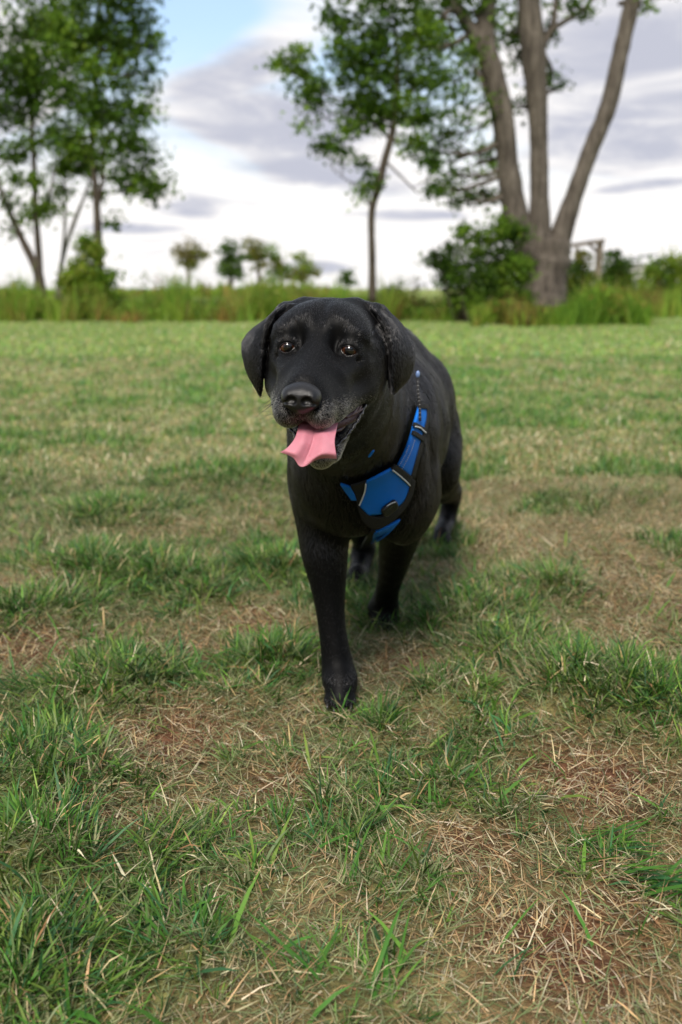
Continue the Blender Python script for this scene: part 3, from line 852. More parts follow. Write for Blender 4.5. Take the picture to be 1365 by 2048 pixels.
# ------------------------------------------------------------------ rough brush along the lawn's edge
def brush(x0p, x1p, Y0, Y1, n, hfun, pal_mix, name, seg=2, w=(.008, .02)):
    px = RNG.uniform(x0p, x1p, n)
    Yv = RNG.uniform(Y0, Y1, n)
    Yv = Yv + (fbm(px / 45, px * 0 + Y0, 33, 3) - .55) * 4.0 + RNG.normal(0, .25, n)
    x = (px - 682.5) / FPX * Yv * 1.0
    L = hfun(px, Yv) * RNG.uniform(.40, 1.12, n) * np.where(RNG.random(n) < .05, 1.55, 1.0)
    col = np.zeros((n, 3))
    nz = fbm(x * 1.3 + 3, Yv * .8, 77, 3)
    u = nz + RNG.normal(0, .10, n)
    for lo, hi, P in pal_mix:
        m = (u >= lo) & (u < hi)
        col[m] = pick(P, n)[m]
    return blades(x, Yv, L, RNG.uniform(w[0], w[1], n), RNG.uniform(0, 6.28, n), np.abs(RNG.normal(0, .22, n)), RNG.uniform(0, .9, n), col, seg, z0=np.zeros(n))
MIX = [(-9, .32, LEAF_BROWN), (.32, .42, LEAF_OLIVE), (.42, .60, LEAF_BRIGHT), (.60, 9, LEAF_MID)]
MIXG = [(-9, .28, LEAF_BROWN), (.28, .36, LEAF_OLIVE), (.42, .62, LEAF_BRIGHT), (.62, 9, LEAF_MID)]
def h_left(px, Yv):
    n = fbm(px / 60, Yv * .3, 91, 3)
    return .25 + .72 * np.clip((n - .36) * 2.2, 0, 1)
def h_mound(px, Yv):
    return .24 + .50 * np.exp(-((px - 1205) / 75) ** 2) * (.3 + 1.2 * fbm(px / 22, Yv, 5, 3)) + .22 * np.exp(-((px - 1000) / 60) ** 2)
lst = [brush(-120, 960, 19.6, 22.5, 30000, h_left, MIX, 'brush'),
       brush(-120, 960, 22.5, 27, 9000, lambda p, y: .34 + .42 * fbm(p / 50, y * .3, 14, 2), MIX, 'brush', w=(.012, .03)),
       brush(940, 1290, 17.7, 19.3, 15000, h_mound, MIXG, 'brush'),
       brush(380, 700, 60, 95, 5000, lambda p, y: .45 + 1.9 * np.clip(fbm(p / 14, y * .1, 19, 3) - .38, 0, 1), MIX, 'brush', w=(.05, .12)),
       brush(-60, 380, 60, 95, 3000, lambda p, y: .4 + 1.2 * np.clip(fbm(p / 14, y * .1, 20, 3) - .38, 0, 1), MIX, 'brush', w=(.05, .12)),
       brush(900, 1500, 22.0, 30, 9000, lambda p, y: .45 + .45 * fbm(p / 50, y * .3, 15, 2), MIXG, 'brush', w=(.012, .03))]
o = link('brush', join_blades(lst, 'brush'), M_brush); o['kind'] = 'stuff'
# leafy weeds mixed in
def weed_leaves(n, x0p, x1p, Y0, Y1, hf, pal):
    px = RNG.uniform(x0p, x1p, n); Yv = RNG.uniform(Y0, Y1, n)
    z = hf(px, Yv) * RNG.random(n) ** .8 * .85 + .03
    V = np.stack([(px - 682.5) / FPX * Yv, Yv, z], 1)
    nz = fbm(V[:, 0] * 1.3 + 3, Yv * .8, 77, 3)
    c = pick(pal, n) * (.7 + .8 * nz)[:, None]
    return leaf_mesh(V, None, RNG.uniform(.04, .09, n), c)
A = Acc()
for a in ((9000, -120, 960, 19.4, 22.5, h_left, LEAF_MID), (5000, 940, 1290, 17.6, 19.3, h_mound, LEAF_MID), (4000, -120, 960, 19.3, 21, h_left, LEAF_OLIVE), (2500, 940, 1290, 17.6, 19, h_mound, LEAF_BROWN)):
    P, T, C = weed_leaves(*a)
    A.v.append(P); A.t.append(T + A.n); A.c.append(C); A.n += len(P)
o = link('weeds', A.mesh('weeds'), M_brush); o['kind'] = 'stuff'

# single tall weeds that stand above the brush
def tall_weed(px, py, Y, label, pal):
    c = W(px, py, Y); b = c.copy(); b[2] = 0
    t = empty('tall_weed', b, label, 'weed', 'tall weeds standing above the brush')
    A = Acc(); tip = c
    S = spline([b, (b + c) / 2 + [RNG.normal(0, .03), 0, 0], tip], 8)
    A.tube(S, np.linspace(.008, .003, 8), 5)
    for k in range(5):
        s = S[3 + k % 5]; q = s + [RNG.normal(0, .10), RNG.normal(0, .1), RNG.uniform(.06, .16)]
        A.tube([s, (s + q) / 2, q], [.004, .003, .002], 5)
    link('stem', A.mesh('stem'), M_bark_dark, t, True)
    n = 150
    u = RNG.random(n) ** .7
    V = b + (c - b) * u[:, None] + RNG.normal(0, 1, (n, 3)) * np.array([.11, .11, .05])
    P, T, C = leaf_mesh(V, None, RNG.uniform(.04, .075, n), pick(pal, n))
    o = link('foliage', mesh_np('foliage', P, [T], {'Col': C}), M_leafm, t); o['kind'] = 'stuff'
tall_weed(290, 545, 20.6, 'tall green weed spiking up right of the left tree group', LEAF_MID)
tall_weed(326, 555, 20.8, 'brownish tall weed spike left of the grey round far tree', LEAF_BROWN)
tall_weed(405, 560, 20.6, 'tall pale weed just right of the grey round far tree', LEAF_OLIVE)
tall_weed(30, 560, 20.5, 'tall weed at the far left edge of the brush', LEAF_OLIVE)
tall_weed(800, 560, 20.4, 'tall weed right of the slender dark trunk', LEAF_MID)
tall_weed(835, 555, 20.6, 'tall olive weed midway between slender trunk and dark shrub', LEAF_OLIVE)

# unseen woods added behind the camera to darken low reflections, as the dog's eyes suggest
blb = []
A = Acc()
Vs, Ss, Cs = [], [], []
for k in range(13):
    a = R(180) + (k - 6) * R(13.5) + RNG.normal(0, .04); rd = RNG.uniform(13, 17)
    bx, by = math.sin(a) * rd, math.cos(a) * rd
    hgt = RNG.uniform(6.5, 9.5)
    S = spline([(bx, by, -.1), (bx + RNG.normal(0, .2), by, hgt * .5), (bx + RNG.normal(0, .3), by, hgt * .9)], 8)
    A.tube(S, np.linspace(.16, .04, 8), 8, col=(.10, .08, .06))
    n = 900
    d = RNG.normal(0, 1, (n, 3)); d /= np.linalg.norm(d, axis=1)[:, None]; d *= (RNG.random(n) ** .4)[:, None]
    Vs.append(np.array([bx, by, hgt * .53]) + d * [2.4, 2.4, hgt * .48]); Ss.append(RNG.uniform(.3, .6, n)); Cs.append(pick(LEAF_DARK, n))
P, T, C = leaf_mesh(np.concatenate(Vs), None, np.concatenate(Ss), np.concatenate(Cs))
A.v.append(P); A.t.append(T + A.n); A.c.append(C); A.n += len(P)
link('woods', A.mesh('woods'), M_leafm)['kind'] = 'stuff'
print('trees', time.time() - T0)
# ------------------------------------------------------------------ the dog: one continuous surface
class Field:
    """signed distance field on a rectilinear grid; surface nets turn it into a mesh"""
    def __init__(s, xs, ys, zs):
        s.ax = [np.asarray(a, np.float32) for a in (xs, ys, zs)]
        s.V = np.full([len(a) for a in s.ax], 0.08, np.float32)
    def box(s, lo, hi):
        sl = []
        for a, l, h in zip(s.ax, lo, hi):
            i0 = max(0, int(np.searchsorted(a, l)) - 1); i1 = min(len(a), int(np.searchsorted(a, h)) + 1)
            if i1 <= i0: return None
            sl.append(slice(i0, i1))
        return tuple(sl)
    def pts(s, sl):
        return (s.ax[0][sl[0]][:, None, None], s.ax[1][sl[1]][None, :, None], s.ax[2][sl[2]][None, None, :])
    def put(s, sl, d, k, op):
        v = s.V[sl]
        if op == 'add':
            h = np.maximum(k - np.abs(v - d), 0) / k
            s.V[sl] = np.minimum(v, d) - h * h * k * 0.25
        else:
            h = np.maximum(k - np.abs(-v - d), 0) / k
            s.V[sl] = np.maximum(v, -d) + h * h * k * 0.25
    def cap(s, a, b, ra, rb, k=0.02, op='add'):
        a, b = np.asarray(a, np.float32), np.asarray(b, np.float32)
        r = max(ra, rb) + k + 0.012
        sl = s.box(np.minimum(a, b) - r, np.maximum(a, b) + r)
        if sl is None: return
        x, y, z = s.pts(sl)
        ab = b - a; L = float(ab.dot(ab)) + 1e-12
        t = np.clip(((x - a[0]) * ab[0] + (y - a[1]) * ab[1] + (z - a[2]) * ab[2]) / L, 0, 1)
        d = np.sqrt((x - a[0] - t * ab[0]) ** 2 + (y - a[1] - t * ab[1]) ** 2 + (z - a[2] - t * ab[2]) ** 2) - (ra + (rb - ra) * t)
        s.put(sl, d, k, op)
    def ell(s, c, r, M=None, k=0.02, op='add'):
        c = np.asarray(c, np.float32); r = np.asarray(r, np.float32)
        M = np.eye(3) if M is None else np.asarray(M)
        e = np.sqrt((M ** 2 @ (r ** 2))) + k + 0.012
        sl = s.box(c - e, c + e)
        if sl is None: return
        x, y, z = s.pts(sl)
        dx, dy, dz = x - c[0], y - c[1], z - c[2]
        q = [(M[0, i] * dx + M[1, i] * dy + M[2, i] * dz).astype(np.float32) for i in range(3)]
        k0 = np.sqrt(sum((q[i] / r[i]) ** 2 for i in range(3)))
        k1 = np.sqrt(sum((q[i] / r[i] ** 2) ** 2 for i in range(3))) + 1e-6
        s.put(sl, k0 * (k0 - 1) / k1, k, op)
    def tri(s, a, b, c, th=0.003, k=0.006, op='add'):
        P = np.array([a, b, c], np.float32)
        r = th + k + 0.012
        sl = s.box(P.min(0) - r, P.max(0) + r)
        if sl is None: return
        x, y, z = s.pts(sl)
        a, b, c = P
        def dot3(v, X): return v[0] * X[0] + v[1] * X[1] + v[2] * X[2]
        pa, pb, pc = (x - a[0], y - a[1], z - a[2]), (x - b[0], y - b[1], z - b[2]), (x - c[0], y - c[1], z - c[2])
        ba, cb, ac = b - a, c - b, a - c
        n = np.cross(ba, ac)
        inside = (np.sign(dot3(np.cross(ba, n), pa)) + np.sign(dot3(np.cross(cb, n), pb)) + np.sign(dot3(np.cross(ac, n), pc))) >= 2
        def edge(e, p):
            t = np.clip(dot3(e, p) / float(e.dot(e)), 0, 1)
            return (e[0] * t - p[0]) ** 2 + (e[1] * t - p[1]) ** 2 + (e[2] * t - p[2]) ** 2
        d2 = np.minimum(np.minimum(edge(ba, pa), edge(cb, pb)), edge(ac, pc))
        dp = dot3(n, pa) ** 2 / (float(n.dot(n)) + 1e-18)
        s.put(sl, np.sqrt(np.where(inside, dp, d2)) - th, k, op)
    def mesh(s):
        V = s.V; S = V < 0
        c = np.zeros([n - 1 for n in V.shape], np.uint8)
        for i in (0, 1):
            for j in (0, 1):
                for k in (0, 1):
                    c += S[i:V.shape[0] - 1 + i, j:V.shape[1] - 1 + j, k:V.shape[2] - 1 + k]
        act = (c > 0) & (c < 8)
        idx = np.argwhere(act)
        vid = np.full(act.shape, -1, np.int32); vid[act] = np.arange(len(idx))
        co = np.array([(i, j, k) for i in (0, 1) for j in (0, 1) for k in (0, 1)])
        val = np.stack([V[idx[:, 0] + o[0], idx[:, 1] + o[1], idx[:, 2] + o[2]] for o in co], 1)
        acc = np.zeros((len(idx), 3)); cnt = np.zeros(len(idx))
        for e0 in range(8):
            for e1 in range(e0 + 1, 8):
                if np.abs(co[e0] - co[e1]).sum() != 1: continue
                v0, v1 = val[:, e0], val[:, e1]
                m = (v0 < 0) != (v1 < 0)
                t = np.where(m, v0 / (v0 - v1 + 1e-12), 0)
                acc += (co[e0] + t[:, None] * (co[e1] - co[e0])) * m[:, None]; cnt += m
        fr = acc / cnt[:, None]
        P = np.empty_like(fr)
        for a in range(3):
            A = s.ax[a].astype(float); P[:, a] = A[idx[:, a]] + fr[:, a] * (A[idx[:, a] + 1] - A[idx[:, a]])
        F = []
        for a in range(3):
            b, d = (a + 1) % 3, (a + 2) % 3
            sl0 = [slice(1, -1)] * 3; sl1 = [slice(1, -1)] * 3
            sl0[a] = slice(0, -1); sl1[a] = slice(1, None)
            A, B = S[tuple(sl0)], S[tuple(sl1)]
            e = np.argwhere(A != B)
            if not len(e): continue
            flip = A[e[:, 0], e[:, 1], e[:, 2]]
            base = e.copy(); base[:, b] += 1; base[:, d] += 1
            def cell(ob, od):
                q = base.copy(); q[:, b] -= ob; q[:, d] -= od
                return vid[q[:, 0], q[:, 1], q[:, 2]]
            f = np.stack([cell(1, 1), cell(0, 1), cell(0, 0), cell(1, 0)], 1)
            f[~flip] = f[~flip][:, ::-1]
            F.append(f)
        F = np.concatenate(F)
        return P, F[(F >= 0).all(1)]

def rot_m(yaw=0, pitch=0, roll=0):
    """yaw about z, pitch about x, roll about y (degrees)"""
    return np.array(Matrix.Rotation(R(yaw), 3, 'Z') @ Matrix.Rotation(R(pitch), 3, 'X') @ Matrix.Rotation(R(roll), 3, 'Y'))

# head frame: origin between the eyes, x to picture right, y away from the camera, z up
HM = rot_m(-8, 2, 2.5)
HO = W(637, 697, 1.205)
def H(x, y, z): return HO + HM @ np.array([x, y, z])
# body frame: s sideways (picture right), l towards the tail, z up
BYAW = R(9.5)
BO = np.array([0.035, 1.62, 0.0])
BM = np.array([[math.cos(BYAW), math.sin(BYAW), 0], [-math.sin(BYAW), math.cos(BYAW), 0], [0, 0, 1.0]])
def B(s, l, z): return BO + BM @ np.array([s, l, z])

def seg_axis(parts):
    out = []
    for a, b, st in parts:
        out.append(np.arange(a, b, st))
    return np.concatenate(out)

EYE_L = (-0.0375, 0.004, 0.0)
EYE_R = (0.0375, 0.004, 0.0)
EYE_RAD = 0.0118

def build_dog_field():
    f = Field(seg_axis([(-0.19, -0.135, 0.004), (-0.135, 0.115, 0.0017), (0.115, 0.36, 0.004)]),
              seg_axis([(1.03, 1.34, 0.0018), (1.34, 1.65, 0.004), (1.65, 2.84, 0.006)]),
              seg_axis([(-0.01, 0.06, 0.0028), (0.06, 0.43, 0.0045), (0.43, 0.67, 0.0017)]))
    # ---- trunk
    f.ell(B(.010, 0.0, .405), (.104, .13, .15), BM, .03)
    f.ell(B(-.005, -.10, .375), (.085, .075, .10), BM, .05)          # breast bone
    f.ell(B(0, .18, .405), (.138, .22, .152), BM, .05)                 # ribs
    f.ell(B(0, .36, .425), (.118, .17, .118), BM, .05)                 # loin
    f.ell(B(-.006, .47, .44), (.108, .125, .120), BM, .05)                 # rump
    for sx in (-1, 1):
        f.ell(B(sx * .072 + .006, -.01, .40), (.05, .085, .125), BM, .04)     # shoulder blades
        f.ell(B(sx * .068 + .007, -.03, .32), (.045, .065, .075), BM, .04)    # upper arms
        f.ell(B(sx * .080 - .004, .48, .37), (.050, .10, .13), BM, .05)       # thighs
    f.cap(B(0, -.02, .53), B(0, .45, .548), .03, .028, .07)            # spine line
    # ---- neck, thick, from the shoulders to the skull
    f.cap(B(.012, -.02, .47), H(0, .12, -.03), .090, .066, .06)
    f.cap(B(.012, -.10, .42), H(.004, .09, -.085), .072, .053, .06)
    # ---- tail hanging behind
    tl = [B(0, .57, .50), B(0, .63, .47), B(0, .67, .40), B(.01, .69, .31), B(.015, .71, .24)]
    for i in range(4):
        f.cap(tl[i], tl[i + 1], .030 - .005 * i, .026 - .005 * i, .02)
    # ---- legs: front right leads, the others follow
    def leg(pts, k=.02):
        S = spline([list(p) + [r] for p, r in pts], 3 * len(pts))
        for a, b in zip(S[:-1], S[1:]):
            f.cap(a[:3], b[:3], a[3], b[3], k)
    def paw(c, yaw, sc=1.0, lift=0.0):
        M = rot_m(yaw)
        c = np.asarray(c)
        def q(x, y, z): return c + M @ (np.array([x, y, z]) * sc)
        f.ell(q(0, .008, .021), (.0245 * sc, .034 * sc, .020 * sc), M, .012)
        for i, (x, y) in enumerate(((-.0195, -.012), (-.0072, -.027), (.0072, -.027), (.0195, -.012))):
            f.cap(q(x * .75, .012, .026), q(x, y, .0135), .0112 * sc, .0106 * sc, .0022)
    p1 = G(681, 1422, 0.002); p2 = G(769, 1262, 0.002); p3 = G(715, 1180, 0.002); p4 = G(887, 1096, 0.002)
    p1[1] += .022; p2[1] += .022; p3[1] += .022; p4[1] += .022
    leg([(B(-.058, -.03, .33), .043), (W(648, 1085, 1.565), .036), (W(655, 1150, 1.555), .0285), (W(664, 1250, 1.54), .0205),
         (W(674, 1318, 1.53), .0205), (W(680, 1360, 1.522), .0188), (p1 + [0, .012, .035], .0195)])
    paw(p1, -4, .92)
    leg([(B(.078, -.0, .33), .048), (W(800, 1070, 1.72), .037), (W(785, 1140, 1.80), .026), (W(772, 1195, 1.87), .0215),
         (W(766, 1222, 1.90), .0215), (p2 + [0, .014, .03], .022)])
    paw(p2, 4, .95)
    # hind legs: thigh, knee forward, hock back, upright shank
    leg([(B(-.085, .46, .34), .062), (B(-.082, .40, .255), .046), (W(728, 1085, 2.30), .026), (W(722, 1120, 2.29), .0195), (W(719, 1150, 2.22), .0175),
         (p3 + [0, .016, .028], .020)])
    paw(p3, 0, .92)
    leg([(B(.078, .48, .36), .062), (B(.092, .45, .265), .046), (W(904, 985, 2.62), .028), (W(901, 1005, 2.66), .0215), (W(893, 1045, 2.64), .0185),
         (p4 + [0, .02, .03], .0205)])
    paw(p4, 6, .92)
    # ---- head
    hm = HM
    f.ell(H(0, .085, -.004), (.0735, .088, .060), hm, .02)             # skull
    f.ell(H(0, .038, .016), (.053, .040, .034), hm, .02)               # forehead
    for sx in (-1, 1):
        f.ell(H(sx * .043, .060, -.040), (.0315, .055, .045), hm, .025)  # cheeks
        f.ell(H(sx * .038, .013, .0175), (.0150, .012, .0050), hm, .030)   # brows
        f.cap(H(sx * .040, .014, -.018), H(sx * .024, -.030, -.030), .017, .018, .02)
    f.cap(H(0, .012, .002), H(0, -.082, -.0345), .0215, .0165, .018)   # bridge of the muzzle
    f.ell(H(0, -.046, -.045), (.0335, .060, .026), hm, .018)             # muzzle
    for sx in (-1, 1):
        f.ell(H(sx * .0175, -.076, -.062), (.0185, .032, .0215), rot_m(-8 + sx * 8, 2, 2.5), .010)   # flews
        f.cap(H(sx * .028, -.050, -.062), H(sx * .052, .026, -.052), .0165, .0125, .018)
    # lower jaw, open
    f.cap(H(.002, .060, -.086), H(.014, -.042, -.121), .028, .0165, .02)
    for sx in (-1, 1):
        f.cap(H(sx * .034, .045, -.078), H(.014 + sx * .0165, -.050, -.1165), .014, .0088, .010)
    # mouth cavity, open wide to the sides
    f.ell(H(.007, -.044, -.098), (.0235, .050, .0135), rot_m(-8, -20, 2.5), .005, 'sub')
    f.ell(H(.015, -.050, -.1115), (.0150, .020, .0090), rot_m(-8, -20, 2.5), .004, 'sub')
    f.cap(H(.018, -.055, -.096), H(.058, .012, -.070), .0115, .0045, .005, 'sub')
    f.cap(H(-.012, -.055, -.096), H(-.056, .010, -.071), .0095, .004, .005, 'sub')
    # midline furrow of the brow
    f.cap(H(0, -.008, .030), H(0, .050, .060), .0030, .0022, .014, 'sub')
    # hollow between each eye corner and the bridge
    for sx in (-1, 1):
        f.ell(H(sx * .0240, -.004, .012), (.0035, .0060, .011), hm, .020, 'sub')
    # eyelids
    for sx, e in ((-1, EYE_L), (1, EYE_R)):
        c = H(*e)
        f.ell(c, (.0150, .0134, .0136), hm, .006)
        M = rot_m(-8, 0, 2.5 + sx * 12)
        # almond opening: a lens between two arcs
        nn = M[:, 0]; up = M[:, 2]
        o0 = H(e[0], e[1] - .012, e[2])
        for q, rx, rz in ((-.0048, .0050, .0042), (-.0022, .0062, .0058), (.0010, .0062, .0062), (.0042, .0054, .0048)):
            f.ell(o0 + nn * q - up * .0002, (rx, .012, rz), M, .0012, 'sub')
        # soft fold under the eye
        f.cap(H(e[0] - .011, e[1] - .008, e[2] - .0125), H(e[0] + .011, e[1] - .008, e[2] - .0125), .0016, .0016, .006, 'sub')
    # ears: hanging sheets folded at the base
    def sheet(A, Bp, th, nr=22, nc=6, bow=0.0, bdir=(0, -1, 0)):
        A, Bp = spline(A, nr), spline(Bp, nr)
        g = np.stack([A + (Bp - A) * u + np.asarray(bdir) * bow * math.sin(math.pi * u) * np.sin(np.linspace(.35, 2.9, nr))[:, None]
                      for u in np.linspace(0, 1, nc)], 1)
        for i in range(nr - 1):
            for j in range(nc - 1):
                f.tri(g[i, j], g[i + 1, j], g[i, j + 1], th, .00002); f.tri(g[i + 1, j], g[i + 1, j + 1], g[i, j + 1], th, .00002)
    F_ = [W(572, 612, 1.268), W(550, 626, 1.250), W(534, 650, 1.240), W(525, 695, 1.234), W(522, 745, 1.236), W(521, 788, 1.246)]
    O_ = [W(570, 613, 1.30), W(533, 643, 1.295), W(504, 662, 1.290), W(486, 690, 1.283), W(495, 740, 1.270), W(519, 784, 1.252)]
    I_ = [W(592, 614, 1.275), W(574, 634, 1.275), W(551, 660, 1.270), W(537, 700, 1.260), W(526, 745, 1.248), W(522, 782, 1.250)]
    sheet(F_, O_, .0026, bow=.006); sheet(F_, I_, .0026, nc=4)
    F_ = [W(742, 616, 1.285), W(760, 632, 1.268), W(775, 655, 1.258), W(784, 695, 1.252), W(786, 740, 1.254), W(785, 784, 1.264)]
    O_ = [W(760, 616, 1.31), W(788, 636, 1.318), W(812, 664, 1.318), W(828, 702, 1.31), W(820, 748, 1.298), W(791, 781, 1.268)]
    I_ = [W(736, 612, 1.29), W(752, 635, 1.29), W(764, 665, 1.288), W(773, 700, 1.284), W(777, 740, 1.280), W(780, 775, 1.272)]
    sheet(F_, O_, .0030, bow=.009); sheet(F_, I_, .0026, nc=4)
    f.cap(W(602, 624, 1.30), W(574, 622, 1.285), .016, .0065, .02)
    f.cap(W(718, 624, 1.305), W(756, 626, 1.30), .016, .0065, .02)
    return f

def relax(P, F, it=1, lam=0.5):
    e = np.concatenate([F[:, [0, 1]], F[:, [1, 2]], F[:, [2, 3]], F[:, [3, 0]]])
    n = len(P)
    cnt = np.bincount(e[:, 0], minlength=n) + np.bincount(e[:, 1], minlength=n)
    for _ in range(it):
        Q = np.empty_like(P)
        for a in range(3):
            Q[:, a] = np.bincount(e[:, 0], P[e[:, 1], a], n) + np.bincount(e[:, 1], P[e[:, 0], a], n)
        P = P + lam * (Q / np.maximum(cnt, 1)[:, None] - P)
    return P

fld = build_dog_field()
print('field', time.time() - T0)
DP, DF = fld.mesh()
DP = relax(DP, DF, 3, 0.5)
_hl = (DP - HO) @ HM
_em = np.clip((np.abs(_hl[:, 0]) - .052) / .012, 0, 1) * (_hl[:, 1] > .0) * (DP[:, 1] < 1.36) * np.clip((_hl[:, 2] + .09) / .02, 0, 1)
DP = DP + (relax(DP, DF, 7, .6) - DP) * _em[:, None]
print('dog mesh', len(DP), len(DF), time.time() - T0)
del fld

def normals(P, F):
    fn = np.cross(P[F[:, 2]] - P[F[:, 0]], P[F[:, 3]] - P[F[:, 1]])
    N = np.zeros_like(P)
    for a in range(3):
        for c in range(4):
            N[:, a] += np.bincount(F[:, c], fn[:, a], len(P))
    return N / (np.linalg.norm(N, axis=1)[:, None] + 1e-12), fn
DN, DFN = normals(DP, DF)
DP = DP - DN * (.0045 * np.clip((DP[:, 1] - 1.34) / .1, 0, 1) * np.clip((DP[:, 2] - .03) / .05, 0.3, 1))[:, None]
# loose skin: shallow upright folds over neck, shoulder and ribs
_b = (DP - BO) @ BM
_w = np.clip((DP[:, 1] - 1.40) / .12, 0, 1) * np.clip((DP[:, 2] - .26) / .08, 0, 1)
_d = (fbm(_b[:, 1] * 22 + _b[:, 2] * 5 + 3, _b[:, 2] * 7 + _b[:, 0] * 6, 61, 3) - .5) * .011 + (fbm(_b[:, 1] * 9 + 8, _b[:, 2] * 8 + _b[:, 0] * 9, 62, 2) - .5) * .012
DP = DP + DN * (_d * _w)[:, None]
DP = relax(DP, DF, 2, .5)
DN, DFN = normals(DP, DF)

# ------------------------------------------------------------------ dog: materials
M_skin = mat_simple('dog_skin', (0.003, 0.003, 0.0032), 0.52, 0.10, noise=.3, nscale=60, bump=.25, bscale=500)
M_nose = mat_simple('nose_leather', (0.007, 0.007, 0.008), 0.34, 0.38, noise=.3, nscale=300, bump=.3, bscale=900)
M_tongue = mat_simple('tongue', (0.50, 0.185, 0.235), 0.32, 0.45, noise=.18, nscale=60, bump=.5, bscale=1400)
M_tongue.node_tree.nodes['Principled BSDF'].inputs['Subsurface Weight'].default_value = 0.25
M_tongue.node_tree.nodes['Principled BSDF'].inputs['Subsurface Radius'].default_value = (0.006, 0.002, 0.002)
M_gum = mat_simple('mouth_lining', (0.075, 0.028, 0.034), 0.22, 0.6, noise=.5, nscale=150, bump=.5, bscale=400)
M_lip = mat_simple('black_lip', (0.012, 0.010, 0.011), 0.22, 0.6, bump=.4, bscale=500)
M_rim = mat_simple('eyelid_rim', (0.008, 0.007, 0.008), 0.2, 0.6)
M_claw = mat_simple('claw', (0.02, 0.018, 0.017), 0.3, 0.5)

def mat_fur(name, mel=None, col=None, rough=.28, radial=.45, tint=1.0):
    m, n, l = mat_new(name)
    b = n.new('ShaderNodeBsdfHairPrincipled')
    b.model = 'CHIANG'
    if col is None:
        b.parametrization = 'MELANIN'
        b.inputs['Melanin'].default_value = mel
        b.inputs['Melanin Redness'].default_value = .55
        b.inputs['Random Color'].default_value = .15
    else:
        b.parametrization = 'COLOR'
        hi = n.new('ShaderNodeHairInfo'); mx = n.new('ShaderNodeMix'); mx.data_type = 'RGBA'
        l.new(hi.outputs['Random'], mx.inputs[0])
        mx.inputs[6].default_value = tuple(col[0]) + (1,); mx.inputs[7].default_value = tuple(col[1]) + (1,)
        l.new(mx.outputs[2], b.inputs['Color'])
    b.inputs['Roughness'].default_value = rough
    b.inputs['Radial Roughness'].default_value = radial
    b.inputs['Random Roughness'].default_value = .3
    b.inputs['IOR'].default_value = 1.55
    o = n.new('ShaderNodeOutputMaterial'); l.new(b.outputs[0], o.inputs[0])
    return m
M_fur = mat_fur('black_fur', col=((.0015, .0015, .002), (.007, .0065, .007)), rough=.24, radial=.30)
M_fur_brown = mat_fur('brown_tinged_fur', col=((.030, .016, .010), (.07, .035, .02)))
M_fur_grey = mat_fur('grey_fur', col=((.10, .088, .072), (.62, .57, .50)), rough=.4)

dog = empty('dog', (BO[0], BO[1], 0), 'black labrador with greying muzzle walking towards the camera, mouth open and pink tongue out', 'dog')
body = link('body', mesh_np('dog_body', DP, [DF]), M_skin, dog, True)

# ---- eyes
def mat_eye():
    m, n, l = mat_new('eye')
    b = n.new('ShaderNodeBsdfPrincipled')
    t = n.new('ShaderNodeTexCoord')
    vm = n.new('ShaderNodeVectorMath'); vm.operation = 'NORMALIZE'
    l.new(t.outputs['Object'], vm.inputs[0])
    sp = n.new('ShaderNodeSeparateXYZ'); l.new(vm.outputs[0], sp.inputs[0])
    # -y is the gaze axis: pupil, brown iris, white
    r = n.new('ShaderNodeValToRGB')
    mp = n.new('ShaderNodeMapRange'); l.new(sp.outputs[1], mp.inputs[0])
    mp.inputs[1].default_value = -1.0; mp.inputs[2].default_value = 0.0
    l.new(mp.outputs[0], r.inputs[0])
    e = r.color_ramp.elements
    e[0].position = 0.0; e[0].color = (0.002, 0.002, 0.002, 1)
    e[1].position = 1.0; e[1].color = (0.5, 0.33, 0.33, 1)
    for p, c in ((0.085, (0.002, 0.002, 0.002)), (0.11, (0.030, 0.010, 0.004)), (0.25, (0.055, 0.018, 0.007)), (0.31, (0.010, 0.004, 0.003)),
                 (0.37, (0.010, 0.004, 0.003)), (0.43, (0.42, 0.27, 0.27))):
        x = e.new(p); x.color = c + (1,)
    l.new(r.outputs[0], b.inputs['Base Color'])
    b.inputs['Roughness'].default_value = 0.04
    b.inputs['Specular IOR Level'].default_value = 0.5
    b.inputs['Coat Weight'].default_value = 0.35
    b.inputs['Coat Roughness'].default_value = 0.02
    o = n.new('ShaderNodeOutputMaterial'); l.new(b.outputs[0], o.inputs[0])
    return m
M_eye = mat_eye()
def uv_sphere(seg=40, rings=28):
    th = np.linspace(0, math.pi, rings + 1); ph = np.arange(seg) * 2 * math.pi / seg
    V = np.stack([np.outer(np.sin(th), np.cos(ph)), np.outer(np.cos(th), np.ones(seg)), np.outer(np.sin(th), np.sin(ph))], 2).reshape(-1, 3)
    i, j = np.meshgrid(np.arange(rings), np.arange(seg), indexing='ij'); i, j = i.ravel(), j.ravel()
    return V, np.stack([i * seg + j, i * seg + (j + 1) % seg, (i + 1) * seg + (j + 1) % seg, (i + 1) * seg + j], 1)
